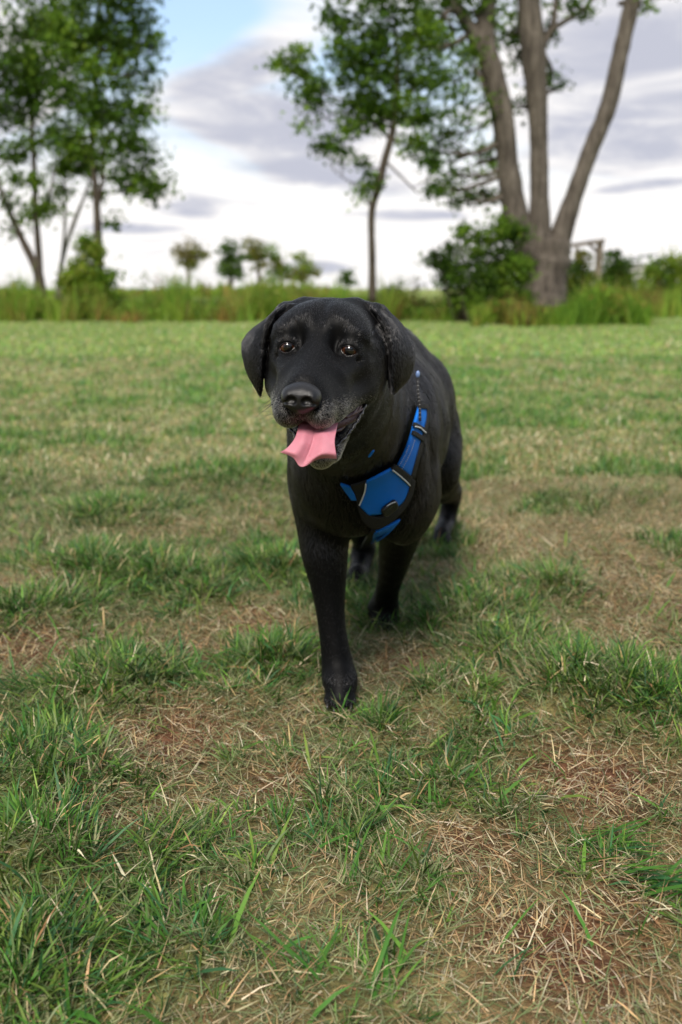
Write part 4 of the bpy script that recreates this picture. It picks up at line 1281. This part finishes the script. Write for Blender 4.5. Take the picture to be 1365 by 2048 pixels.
for e in (EYE_L, EYE_R):
    V, F = uv_sphere()
    V = V * EYE_RAD
    # cornea bulges along the gaze
    g = np.clip((-V[:, 1] / EYE_RAD - .72) / .28, 0, 1)
    V[:, 1] -= g * g * (3 - 2 * g) * .0011
    o = link('eye', mesh_np('eyeball', V, [F]), M_eye, dog, True)
    c = H(*e)
    o.location = c
    o.rotation_euler = (R(4), 0, R(2 if e[0] < 0 else -3))
    # moist rim round the lid opening
    sx = -1 if e[0] < 0 else 1
    M = rot_m(-8, 0, 2.5 + sx * 12)
    ang = np.linspace(0, 2 * math.pi, 41)
    rim = []
    sx0 = lambda a: (1 - .35 * abs(math.cos(a)) ** 3)
    for a in ang:
        q = H(e[0], e[1], e[2] - .0003) + M @ np.array([math.cos(a) * .0102, 0, math.sin(a) * (.0060 - .0012 * math.cos(a) ** 2) * sx0(a)])
        v = q - c
        lat = v - HM[:, 1] * v.dot(HM[:, 1])
        dep = math.sqrt(max(0, .0127 ** 2 - lat.dot(lat)))
        rim.append(c + lat - HM[:, 1] * dep)
    A = Acc().tube(rim, .0006, 8)
    link('eyelid_rim', A.mesh('rim'), M_rim, dog, True)

# ---- nose
def nose_mesh():
    c = H(0, -.108, -.043)
    f = Field(np.arange(c[0] - .034, c[0] + .034, .0009), np.arange(c[1] - .034, c[1] + .034, .0009), np.arange(c[2] - .036, c[2] + .034, .0009))
    M = HM
    def q(x, y, z): return c + M @ np.array([x, y, z])
    f.ell(q(0, .001, .0035), (.0205, .0165, .0110), M, .006)
    f.ell(q(0, .0005, -.0080), (.0125, .0145, .0095), M, .012)
    for sx in (-1, 1):
        f.ell(q(sx * .0130, -.001, -.001), (.0085, .0140, .0105), M, .006)
    f.ell(q(0, .006, -.001), (.016, .016, .016), M, .008)
    for sx in (-1, 1):                                  # nostril and its slit
        f.ell(q(sx * .0088, -.0165, -.0022), (.0062, .0075, .0050), rot_m(-8 + sx * 18, 0, 2.5 - sx * 12), .0022, 'sub')
        f.cap(q(sx * .0105, -.0150, -.0035), q(sx * .0200, -.0070, -.0058), .0026, .0016, .002, 'sub')
    f.cap(q(0, -.0195, .001), q(0, -.0155, -.020), .0008, .0008, .0022, 'sub')
    P, F = f.mesh()
    return relax(P, F, 1, .4), F
NP_, NF_ = nose_mesh()
nose = link('nose', mesh_np('nose', NP_, [NF_]), M_nose, dog, True)

# ---- tongue: grid of control points, closed with a back face
def tongue():
    rows = [
        [W(600, 838, 1.150), W(616, 838, 1.147), W(636, 838, 1.150), W(656, 840, 1.147), W(677, 842, 1.150)],
        [W(596, 858, 1.120), W(611, 858, 1.116), W(630, 860, 1.121), W(650, 860, 1.116), W(673, 862, 1.121)],
        [W(590, 876, 1.104), W(607, 880, 1.099), W(626, 883, 1.105), W(648, 882, 1.099), W(670, 880, 1.104)],
        [W(580, 890, 1.096), W(599, 897, 1.091), W(620, 901, 1.098), W(646, 898, 1.091), W(671, 896, 1.098)],
        [W(570, 899, 1.092), W(591, 908, 1.087), W(613, 918, 1.093), W(643, 909, 1.088), W(673, 908, 1.095)],
        [W(561, 904, 1.094), W(586, 915, 1.090), W(604, 934, 1.090), W(638, 918, 1.094), W(674, 917, 1.098)]]
    R_ = np.array([spline(r, 41) for r in rows])
    Gd = np.stack([spline(R_[:, j], 49) for j in range(41)], 1)      # rows x cols x 3
    n, m = Gd.shape[:2]
    u = np.linspace(-1, 1, m); s = np.linspace(0, 1, n)
    gr = np.exp(-(u / .05) ** 2)[None, :] * np.sin(np.pi * np.clip(s * 1.05, 0, 1))[:, None]
    Gd[:, :, 1] += gr * .0034
    edge = np.maximum(np.abs(u)[None, :] ** 10, (s[:, None]) ** 14)
    th = .0048 * (1 - edge * .72)
    Bk = Gd.copy(); Bk[:, :, 1] += th; Bk[:, :, 2] -= th * .3
    V = np.concatenate([Gd.reshape(-1, 3), Bk.reshape(-1, 3)])
    i, j = np.meshgrid(np.arange(n - 1), np.arange(m - 1), indexing='ij'); i, j = i.ravel(), j.ravel()
    F0 = np.stack([i * m + j, (i + 1) * m + j, (i + 1) * m + j + 1, i * m + j + 1], 1)
    F1 = F0[:, ::-1] + n * m
    per = [k for k in range(m)] + [k * m + m - 1 for k in range(1, n)] + [(n - 1) * m + k for k in range(m - 2, -1, -1)] + [k * m for k in range(n - 2, 0, -1)]
    per = np.array(per); nx = np.roll(per, -1)
    F2 = np.stack([per, nx, nx + n * m, per + n * m], 1)
    return mesh_np('tongue', V, [np.concatenate([F0, F1, F2])])
link('tongue', tongue(), M_tongue, dog, True)

# ---- mouth lining: wrinkled folds at the corners, gum shelf inside
def folds():
    A = Acc()
    rr = random.Random(3)
    for k in range(11):
        t = k / 10
        a = np.array(H(.020 + .006 * t, -.040 + .01 * t, -.098 + .012 * t)); b = np.array(H(.052 + .003 * t, .010, -.080 + .014 * t))
        pts = []
        for s in np.linspace(0, 1, 14):
            p = a + (b - a) * s
            p = p + np.array([0, 0, .0016 * math.sin(s * 11 + k * 1.7)]) + HM @ np.array([.0020 * math.sin(s * 7 + k), -.002 * math.sin(s * math.pi), 0])
            pts.append(p)
        A.tube(pts, [.0010 + .0016 * math.sin(math.pi * s) for s in np.linspace(.05, .95, 14)], 8)
    return A.mesh('folds')
link('mouth_lining', folds(), M_gum, dog, True)
def lips():
    A = Acc()
    rr = random.Random(5)
    for sx in (1, -1):
        a = H(.014 + sx * .018, -.050, -.110); b = H(sx * .058, .020, -.066)
        pts, rad = [], []
        for s in np.linspace(0, 1, 40):
            p = np.array(a) + (np.array(b) - a) * s
            w = math.sin(s * 37 + sx) * .0008 + rr.uniform(-.0010, .0010)
            pts.append(p + HM @ np.array([sx * .004 * math.sin(s * math.pi), -.001, w]))
            rad.append(.0017 + .0006 * math.sin(s * 41) + rr.uniform(0, .0007))
        A.tube(pts, rad, 8)
    return A.mesh('lips')
link('lip_edge', lips(), M_lip, dog, True)

# ---- claws
def claws():
    out = []
    for (c, yaw, sc) in ((P_PAWS[0], -4, .92), (P_PAWS[1], 4, .95), (P_PAWS[2], 0, .92), (P_PAWS[3], 6, .92)):
        M = rot_m(yaw)
        for x, y in ((-.0195, -.012), (-.0072, -.027), (.0072, -.027), (.0195, -.012)):
            a = c + M @ (np.array([x, y - .007, .012]) * sc); b = c + M @ (np.array([x * 1.04, y - .016, .009]) * sc)
            d = c + M @ (np.array([x * 1.06, y - .020, .003]) * sc)
            out.append((a, b, d))
    return out
P_PAWS = []
for px, py in ((681, 1422), (769, 1262), (715, 1180), (887, 1096)):
    p = G(px, py, 0.002); p[1] += .022; P_PAWS.append(p)
for a, b, d in claws():
    link('claw', Acc().tube([a, b, d], [.0028, .0021, .0007], 8).mesh('claw'), M_claw, dog, True)
# ------------------------------------------------------------------ harness: panels and webbing lying on the coat
BVH = BVHTree.FromPolygons([tuple(p) for p in DP.tolist()], [tuple(q) for q in DF.tolist()])
CAMP = Vector((0, 0, CAM_H))
def onbody(px, py, off, prev=None):
    """point of the coat seen at a pixel, lifted by off along the surface normal"""
    d = (Vector(W(px, py, 1.5)) - CAMP).normalized()
    o = CAMP + d * 1.30
    hit = BVH.ray_cast(o, d)
    if hit[0] is None:
        q = Vector(W(px, py, 1.62)); hit = BVH.find_nearest(q)
    p, n = hit[0], hit[1]
    if n.dot(d) > 0: n = -n
    return np.array(p), np.array(n)

def strip(L, Rr, off, th, n=24, m=8, name='panel', rough=0.0):
    """panel between two edge polylines (photo directions), wrapped on the body"""
    L, Rr = spline(L, n), spline(Rr, n)
    P = np.zeros((n, m, 3)); N = np.zeros((n, m, 3))
    for i in range(n):
        for j in range(m):
            q = L[i] + (Rr[i] - L[i]) * j / (m - 1)
            P[i, j], N[i, j] = onbody(q[0], q[1], off)
    for _ in range(8):                      # taut cloth: even out the surface
        for X in (P, N):
            Y = X.copy()
            Y[1:-1] = (X[:-2] + X[2:] + 2 * X[1:-1]) / 4
            Z = Y.copy(); Z[:, 1:-1] = (Y[:, :-2] + Y[:, 2:] + 2 * Y[:, 1:-1]) / 4
            X[:] = Z
    N /= np.linalg.norm(N, axis=2)[:, :, None]
    T = P + N * off
    Bk = P + N * (off - th)
    V = np.concatenate([T.reshape(-1, 3), Bk.reshape(-1, 3)])
    i, j = np.meshgrid(np.arange(n - 1), np.arange(m - 1), indexing='ij'); i, j = i.ravel(), j.ravel()
    F0 = np.stack([i * m + j, (i + 1) * m + j, (i + 1) * m + j + 1, i * m + j + 1], 1)
    per = [k for k in range(m)] + [k * m + m - 1 for k in range(1, n)] + [(n - 1) * m + k for k in range(m - 2, -1, -1)] + [k * m for k in range(n - 2, 0, -1)]
    per = np.array(per); nx = np.roll(per, -1)
    V0 = T
    return mesh_np(name, V, [np.concatenate([F0, F0[:, ::-1] + n * m, np.stack([per, nx, nx + n * m, per + n * m], 1)])]), T, N

M_blue = mat_simple('blue_nylon', (0.002, 0.15, 0.62), 0.55, 0.25, noise=.14, nscale=40, bump=.5, bscale=1600)
M_web = mat_simple('black_webbing', (0.012, 0.012, 0.013), 0.65, 0.3, noise=.2, nscale=80, bump=.6, bscale=1500)
M_pipe = mat_simple('reflective_piping', (0.62, 0.63, 0.64), 0.35, 0.5)
M_plast = mat_simple('black_plastic', (0.010, 0.010, 0.011), 0.28, 0.5)
M_cord = mat_simple('blue_grey_plastic', (0.12, 0.19, 0.36), 0.3, 0.5)
OFF = .0105
hc = onbody(765, 985, 0)[0]
harness = empty('dog_harness', hc, 'blue chest harness with black trim, white piping and black webbing worn by the dog', 'dog harness')
HPTS = []
def part(name, L, Rr, mat, off=OFF, th=.004, n=24, m=8):
    me, T, N = strip(L, Rr, off, th, n, m, name)
    HPTS.append(T.reshape(-1, 3))
    return link(name, me, mat, harness, True), T, N
def trim_line(name, pts, rad, mat, off=OFF, n=30, parent=None, flat=None):
    S = spline(pts, n)
    Q = np.array([np.concatenate(onbody(a, b, off)) for a, b in S])
    for _ in range(6):
        Q[1:-1] = (Q[:-2] + Q[2:] + 2 * Q[1:-1]) / 4
    P, N = Q[:, :3], Q[:, 3:]; N /= np.linalg.norm(N, axis=1)[:, None]
    C = P + N * off
    HPTS.append(C)
    return link(name, Acc().tube(C, rad, 8).mesh(name), mat, parent or harness, True), C, N

# chest plate (blue), the sliver beyond its centre seam, and the lower flap
chest, TC, NC = part('chest_panel', [(729, 953), (728, 966), (724, 983), (718, 1000), (722, 1008), (735, 1022)],
                     [(776, 929), (790, 945), (808, 964), (808, 982), (799, 998), (772, 1018)], M_blue, n=30, m=16)
part('side_panel', [(684, 957), (692, 972), (704, 992)], [(702, 964), (709, 978), (713, 992)], M_blue, m=6, n=12)
part('seam_band', [(702, 962), (708, 978), (714, 1000), (724, 1014)], [(730, 952), (728, 968), (720, 998), (730, 1017)], M_web, off=OFF - .0008, m=6)
part('lower_flap', [(746, 1055), (742, 1068), (734, 1083)], [(795, 1032), (780, 1052), (757, 1072)], M_blue, m=8, n=14)
part('webbing', [(713, 1000), (738, 1024), (770, 1022), (797, 1000), (808, 972), (812, 950)],
     [(722, 1030), (742, 1050), (774, 1036), (802, 1010), (816, 982), (820, 955)], M_web, off=OFF + .0012, n=36, m=6)
part('webbing', [(740, 1050), (728, 1070), (722, 1090)], [(752, 1056), (744, 1072), (737, 1086)], M_web, off=OFF + .0006, n=12, m=4)
# shoulder strap, with its bands
part('shoulder_strap', [(787, 925), (799, 903), (808, 880), (815, 856), (821, 835), (828, 814)],
     [(811, 948), (820, 916), (829, 882), (838, 855), (843, 832), (841, 816)], M_blue, n=30, m=8)
part('strap_edging', [(811, 950), (820, 916), (829, 884), (838, 856), (843, 830), (839, 814)],
     [(819, 952), (827, 918), (836, 886), (844, 858), (849, 830), (843, 809)], M_web, off=OFF + .0006, n=30, m=4)
part('seam_band', [(774, 929), (781, 921)], [(808, 966), (814, 948)], M_web, off=OFF + .0012, n=6, m=12)
part('strap_keeper', [(813, 851), (816, 844)], [(837, 865), (840, 857)], M_web, off=OFF + .0025, n=6, m=8)
part('strap_keeper', [(811, 868), (813, 860)], [(834, 882), (836, 873)], M_web, off=OFF + .0025, n=6, m=8)
part('strap_end', [(826, 817), (828, 808)], [(842, 819), (839, 810)], M_web, off=OFF + .0018, n=6, m=8)
trim_line('piping', [(774, 930), (792, 947), (808, 964)], .0011, M_pipe, OFF + .0022)
trim_line('piping', [(728, 954), (727, 970), (723, 986), (718, 1001)], .0011, M_pipe, OFF + .0014)
trim_line('piping', [(813, 852), (825, 856), (837, 864)], .0011, M_pipe, OFF + .0036)
# reflective stitches in two rows
def stitches(a, b, n):
    S = spline([a, ((a[0] + b[0]) / 2 + 1.2, (a[1] + b[1]) / 2), b], n * 2)
    A = Acc()
    for k in range(n):
        C = []
        for q in (S[2 * k], S[2 * k] * .45 + S[min(2 * k + 1, 2 * n - 1)] * .55):
            p, nn = onbody(q[0], q[1], 0)
            C.append(p + nn * (OFF + .0010))
        A.tube(C, .0007, 6)
    o = link('stitching', A.mesh('stitching'), M_pipe, harness, True)
stitches((816, 879), (793, 932), 16)
stitches((805, 888), (786, 924), 12)
# rubber badge / buckle on the lower right of the plate
def rounded_slab(name, px, py, w, h, th, rot, off, mat, parent):
    p, nn = onbody(px, py, 0)
    N = Vector(nn); X = Vector((1, 0, 0)); X = (X - N * X.dot(N)).normalized(); Yv = N.cross(X)
    Yv = -Yv if Yv.z < 0 else Yv
    c, s = math.cos(rot), math.sin(rot)
    X, Yv = X * c + Yv * s, Yv * c - X * s
    V, n = [], 28
    prof = ((1.0, 0.0), (1.0, .55), (.94, .85), (.80, 1.0), (.45, .97), (.30, .82), (0.02, .80))
    for sc, hh in prof:
        for k in range(n):
            a = 2 * math.pi * k / n
            ex = 2 / 3.6
            x = math.copysign(abs(math.cos(a)) ** ex, math.cos(a)) * w / 2 * sc
            y = math.copysign(abs(math.sin(a)) ** ex, math.sin(a)) * h / 2 * sc
            V.append(np.array(Vector(p) + N * (off + hh * th) + X * x + Yv * y))
    F = [[r * n + k, r * n + (k + 1) % n, (r + 1) * n + (k + 1) % n, (r + 1) * n + k] for r in range(len(prof) - 1) for k in range(n)]
    return link(name, mesh_np(name, V, [np.array(F)]), mat, parent, True)
bk = rounded_slab('buckle', 771, 1007, .028, .021, .006, .35, OFF, M_plast, harness)
trim_line('piping', [(763, 1000), (770, 995), (777, 993)], .0006, M_pipe, OFF + .0068, n=10)
# cord with a bead hanging from under the ear
S = [(820, 760), (820, 785), (823, 812), (824, 842)]
_, CC, _ = trim_line('cord', S, .0018, M_web, OFF + .003, n=24)
A = Acc()
for k in range(3, 23):
    c = CC[k]; t = CC[k] - CC[k - 1]; t /= np.linalg.norm(t)
    A.tube([c - t * .0004, c + t * .0004], .00186, 8) if k % 2 else None
link('cord_fleck', A.mesh('cord_fleck'), mat_simple('grey_fleck', (.2, .2, .2), .5), harness, True)['kind'] = 'stuff'
V, F = uv_sphere(20, 14)
link('cord_bead', mesh_np('bead', V * [.0034, .0034, .0055] + CC[0] + [0, -.002, .004], [F]), M_cord, harness, True)
# identity tag on the collar, a glimpse under the throat
tg = rounded_slab('collar_tag', 735, 898, .014, .0045, .002, .95, .008, M_blue, None)
tg.name = 'collar_tag'
tag(tg, 'small blue collar tag glinting in the dark throat fur between tongue and harness strap', 'collar tag')
HPTS = np.concatenate(HPTS)
# ------------------------------------------------------------------ fur as hair curves
def smooth01(x, a, b):
    t = np.clip((x - a) / (b - a), 0, 1)
    return t * t * (3 - 2 * t)

def wob(P, sc, ph):
    """cheap smooth vector noise"""
    q = P * sc
    return np.stack([np.sin(q[:, 1] * 1.3 + q[:, 2] * 1.7 + ph) + np.sin(q[:, 0] * 2.3 - q[:, 2] * 1.1 + ph * 2.1),
                     np.sin(q[:, 2] * 1.5 + q[:, 0] * 1.2 + ph * 1.3) + np.sin(q[:, 1] * 2.1 + q[:, 0] * .7 + ph),
                     np.sin(q[:, 0] * 1.6 + q[:, 1] * 1.4 + ph * .7) + np.sin(q[:, 2] * 2.2 - q[:, 1] * .9 + ph * 1.9)], 1) * .5

def make_fur():
    tri = np.concatenate([DF[:, [0, 1, 2]], DF[:, [0, 2, 3]]])
    A, B_, C = DP[tri[:, 0]], DP[tri[:, 1]], DP[tri[:, 2]]
    ar = np.linalg.norm(np.cross(B_ - A, C - A), axis=1) / 2
    cen = (A + B_ + C) / 3
    nrm = DN[tri[:, 0]]
    hl = (cen - HO) @ HM                       # head-local
    dist_head = np.linalg.norm((hl - [0, .03, -.03]) / [1, 1.1, 1.1], axis=1)
    head = 1 - smooth01(dist_head, .115, .16)
    view = cen - np.array([0, 0, CAM_H]); view /= np.linalg.norm(view, axis=1)[:, None]
    facing = -(view * nrm).sum(1)
    w = ar * np.where(facing > -.35, 1.0, 0.12) * (1.0 + 3.0 * head + 7.0 * head * smooth01(-hl[:, 1], .015, .045) * smooth01(-hl[:, 2], .040, .055))
    NH = 440000
    idx = RNG.choice(len(tri), NH, p=w / w.sum())
    r1, r2 = np.sqrt(RNG.random(NH)), RNG.random(NH)
    P = A[idx] * (1 - r1)[:, None] + B_[idx] * (r1 * (1 - r2))[:, None] + C[idx] * (r1 * r2)[:, None]
    t = tri[idx]
    N = DN[t[:, 0]] * (1 - r1)[:, None] + DN[t[:, 1]] * (r1 * (1 - r2))[:, None] + DN[t[:, 2]] * (r1 * r2)[:, None]
    N /= np.linalg.norm(N, axis=1)[:, None]
    hl = (P - HO) @ HM
    hn = N @ HM
    dist_head = np.linalg.norm((hl - [0, .03, -.03]) / [1, 1.1, 1.1], axis=1)
    head = 1 - smooth01(dist_head, .115, .16)
    bl = (P - BO) @ BM
    # flow
    away = hl - np.array([0, -.125, -.035])
    away[:, 2] *= .9
    away /= np.linalg.norm(away, axis=1)[:, None]
    away[:, 2] -= .18 * (np.abs(hl[:, 0]) > .04)
    fh = away @ HM.T
    fb = np.tile(BM @ np.array([0, .75, -.65]), (NH, 1))
    legm = 1 - smooth01(P[:, 2], .20, .30)
    fb = fb * (1 - legm)[:, None] + np.array([0, .1, -1.0]) * legm[:, None]
    chest = (1 - smooth01(bl[:, 1], -.08, .05)) * (1 - head)
    fb = fb * (1 - chest)[:, None] + np.array([0, .05, -1.0]) * chest[:, None]
    # ears fall downwards
    ear = ((np.abs(hl[:, 0]) > .060 + .012 * (hl[:, 2] < -.01)) & (hl[:, 1] > .005) & (hl[:, 2] > -.085) & (P[:, 1] < 1.345)).astype(float)
    fh = fh * (1 - ear)[:, None] + (np.array([0, 0, -1.0]) + np.sign(hl[:, :1]) * HM[:, 0] * .35) * ear[:, None]
    fl = fh * head[:, None] + fb * (1 - head)[:, None]
    fl = fl + wob(P, 55, 1.0) * (.14 + .12 * (1 - head) + .15 * ear)[:, None] + wob(P, 190, 2.0) * (.03 + .10 * ear)[:, None]
    fl -= N * (fl * N).sum(1)[:, None]
    fl /= np.linalg.norm(fl, axis=1)[:, None] + 1e-9
    fl += RNG.normal(0, .028, (NH, 3))
    # length
    L = .0125 * np.ones(NH)
    L = L * (1 - head) + .0052 * head
    muz = smooth01(-hl[:, 1], -.01, .05) * head
    L = L * (1 - muz) + .0036 * muz
    L = L * (1 - legm * (1 - head)) + .0060 * legm * (1 - head)
    L = np.where(ear > 0, .0060, L)
    L *= RNG.uniform(.65, 1.2, NH)
    lift = .13 - .035 * head - .05 * legm * (1 - head) + RNG.uniform(-.03, .05, NH)
    lift = lift + .08 * muz
    # nothing on eyes, nose, inside the mouth, under the harness
    ok = np.ones(NH, bool)
    for e in (EYE_L, EYE_R):
        d = (hl - np.array(e)) / [.0125, .02, .0088]
        ok &= (np.linalg.norm(d, axis=1) > 1)
    d = (hl - np.array([0, -.112, -.0415])) / [.0215, .020, .0155]
    ok &= np.linalg.norm(d, axis=1) > 1
    def near_seg(p, a, b, r):
        a, b = np.array(a), np.array(b); ab = b - a
        t_ = np.clip(((p - a) @ ab) / ab.dot(ab), 0, 1)
        return np.linalg.norm(p - a - t_[:, None] * ab, axis=1) < r
    ok &= ~near_seg(hl, (.018, -.055, -.096), (.056, .008, -.071), .0120)
    ok &= ~near_seg(hl, (-.012, -.055, -.096), (-.054, .006, -.071), .0100)
    ok &= ~near_seg(hl, (.004, -.085, -.099), (.004, .0, -.090), .0135)
    cand = np.where((P[:, 1] > 1.35) & (P[:, 1] < 1.75) & (P[:, 2] > .2) & (P[:, 2] < .5) & ok)[0]
    for s in range(0, len(cand), 20000):
        c = cand[s:s + 20000]
        best = np.full(len(c), 9.0)
        for q in range(0, len(HPTS), 400):
            D = np.linalg.norm(P[c][:, None, :] - HPTS[None, q:q + 400, :], axis=2).min(1)
            best = np.minimum(best, D)
        ok[c[best < .0125]] = False
        L[c[best < .022]] *= .6
    # colour class
    side = np.abs(hl[:, 0])
    lipb = smooth01(-hl[:, 2], .040, .058) * smooth01(-hl[:, 1], .015, .055) * (hl[:, 2] > -.090)
    chin = smooth01(-hl[:, 2], .108, .118) * smooth01(-hl[:, 1], .018, .038) * (hl[:, 1] < 0)
    rimj = ((hl[:, 2] < -.09) & (hl[:, 1] < .0)) * .35
    corner = smooth01(-hl[:, 2], .050, .058) * (hl[:, 1] > -.03) * (hl[:, 1] < .02) * (side > .040) * (hl[:, 2] > -.075) * .30
    pg = np.clip(.55 * lipb + .95 * chin + rimj * (chin < .2) + corner, 0, .92) * head
    brow = np.exp(-(((hl - [-.0375, -.006, -.0145]) / [.010, .01, .004]) ** 2).sum(1)) * .05
    pg = np.maximum(pg, brow)
    u = RNG.random(NH)
    cls = np.where(u < pg, 2, 0)
    ub = RNG.random(NH)
    cls = np.where((cls == 0) & (ub < .22 * muz * smooth01(side, .015, .035)), 1, cls)
    return P, N, fl, L, lift, ok, cls, head

def hair_object(name, P, N, fl, L, lift, rad, mat, parent):
    n = len(P)
    hcv = bpy.data.hair_curves.new(name)
    hcv.add_curves([4] * n)
    pts = np.zeros((n, 4, 3), np.float32)
    pts[:, 0] = P - N * .0006
    cur = pts[:, 0].astype(float)
    for k in range(1, 4):
        lf = lift * (1.5, .9, .35)[k - 1]
        d = fl + N * lf[:, None]
        d /= np.linalg.norm(d, axis=1)[:, None]
        cur = cur + d * (L / 3)[:, None]
        pts[:, k] = cur
    hcv.attributes['position'].data.foreach_set('vector', pts.ravel())
    ra = hcv.attributes.get('radius') or hcv.attributes.new('radius', 'FLOAT', 'POINT')
    rr = np.tile(np.array([1, .9, .7, .15]), n) * np.repeat(rad, 4)
    ra.data.foreach_set('value', rr.astype(np.float32))
    hcv.materials.append(mat)
    hcv.update_tag()
    o = bpy.data.objects.new(name, hcv)
    COL.objects.link(o)
    o.parent = parent
    o.matrix_parent_inverse = Matrix.Translation(parent.location).inverted()
    o['kind'] = 'stuff'
    return o

fP, fN, fF, fL, fLi, fOK, fC, fHd = make_fur()
frad = np.where(fHd > .5, .00015, .00026)
for cls, nm, mt in ((0, 'fur', M_fur), (1, 'brown_fur', M_fur_brown), (2, 'grey_muzzle_fur', M_fur_grey)):
    m = fOK & (fC == cls)
    r = frad[m] * (1.0 if cls == 0 else .8)
    hair_object(nm, fP[m], fN[m], fF[m], fL[m] * (1.15 if cls == 2 else 1), fLi[m] * (1.2 if cls == 2 else 1), r, mt, dog)
# whiskers
wr = np.random.default_rng(4)
nW = 26
wp, wd = [], []
for k in range(nW):
    sx = -1 if k % 2 else 1
    a = H(sx * wr.uniform(.026, .038), wr.uniform(-.095, -.06), wr.uniform(-.075, -.045))
    hit = BVH.find_nearest(Vector(a))
    wp.append(np.array(hit[0])); wd.append(HM @ np.array([sx * .9, wr.uniform(-.1, .5), wr.uniform(-.7, .1)]))
wp, wd = np.array(wp), np.array(wd)
hair_object('whiskers', wp, wd, wd + np.array([0, 0, -.25]), wr.uniform(.02, .042, nW), np.full(nW, .2), np.full(nW, .00016), M_fur, dog)
print('fur', int(fOK.sum()), time.time() - T0)
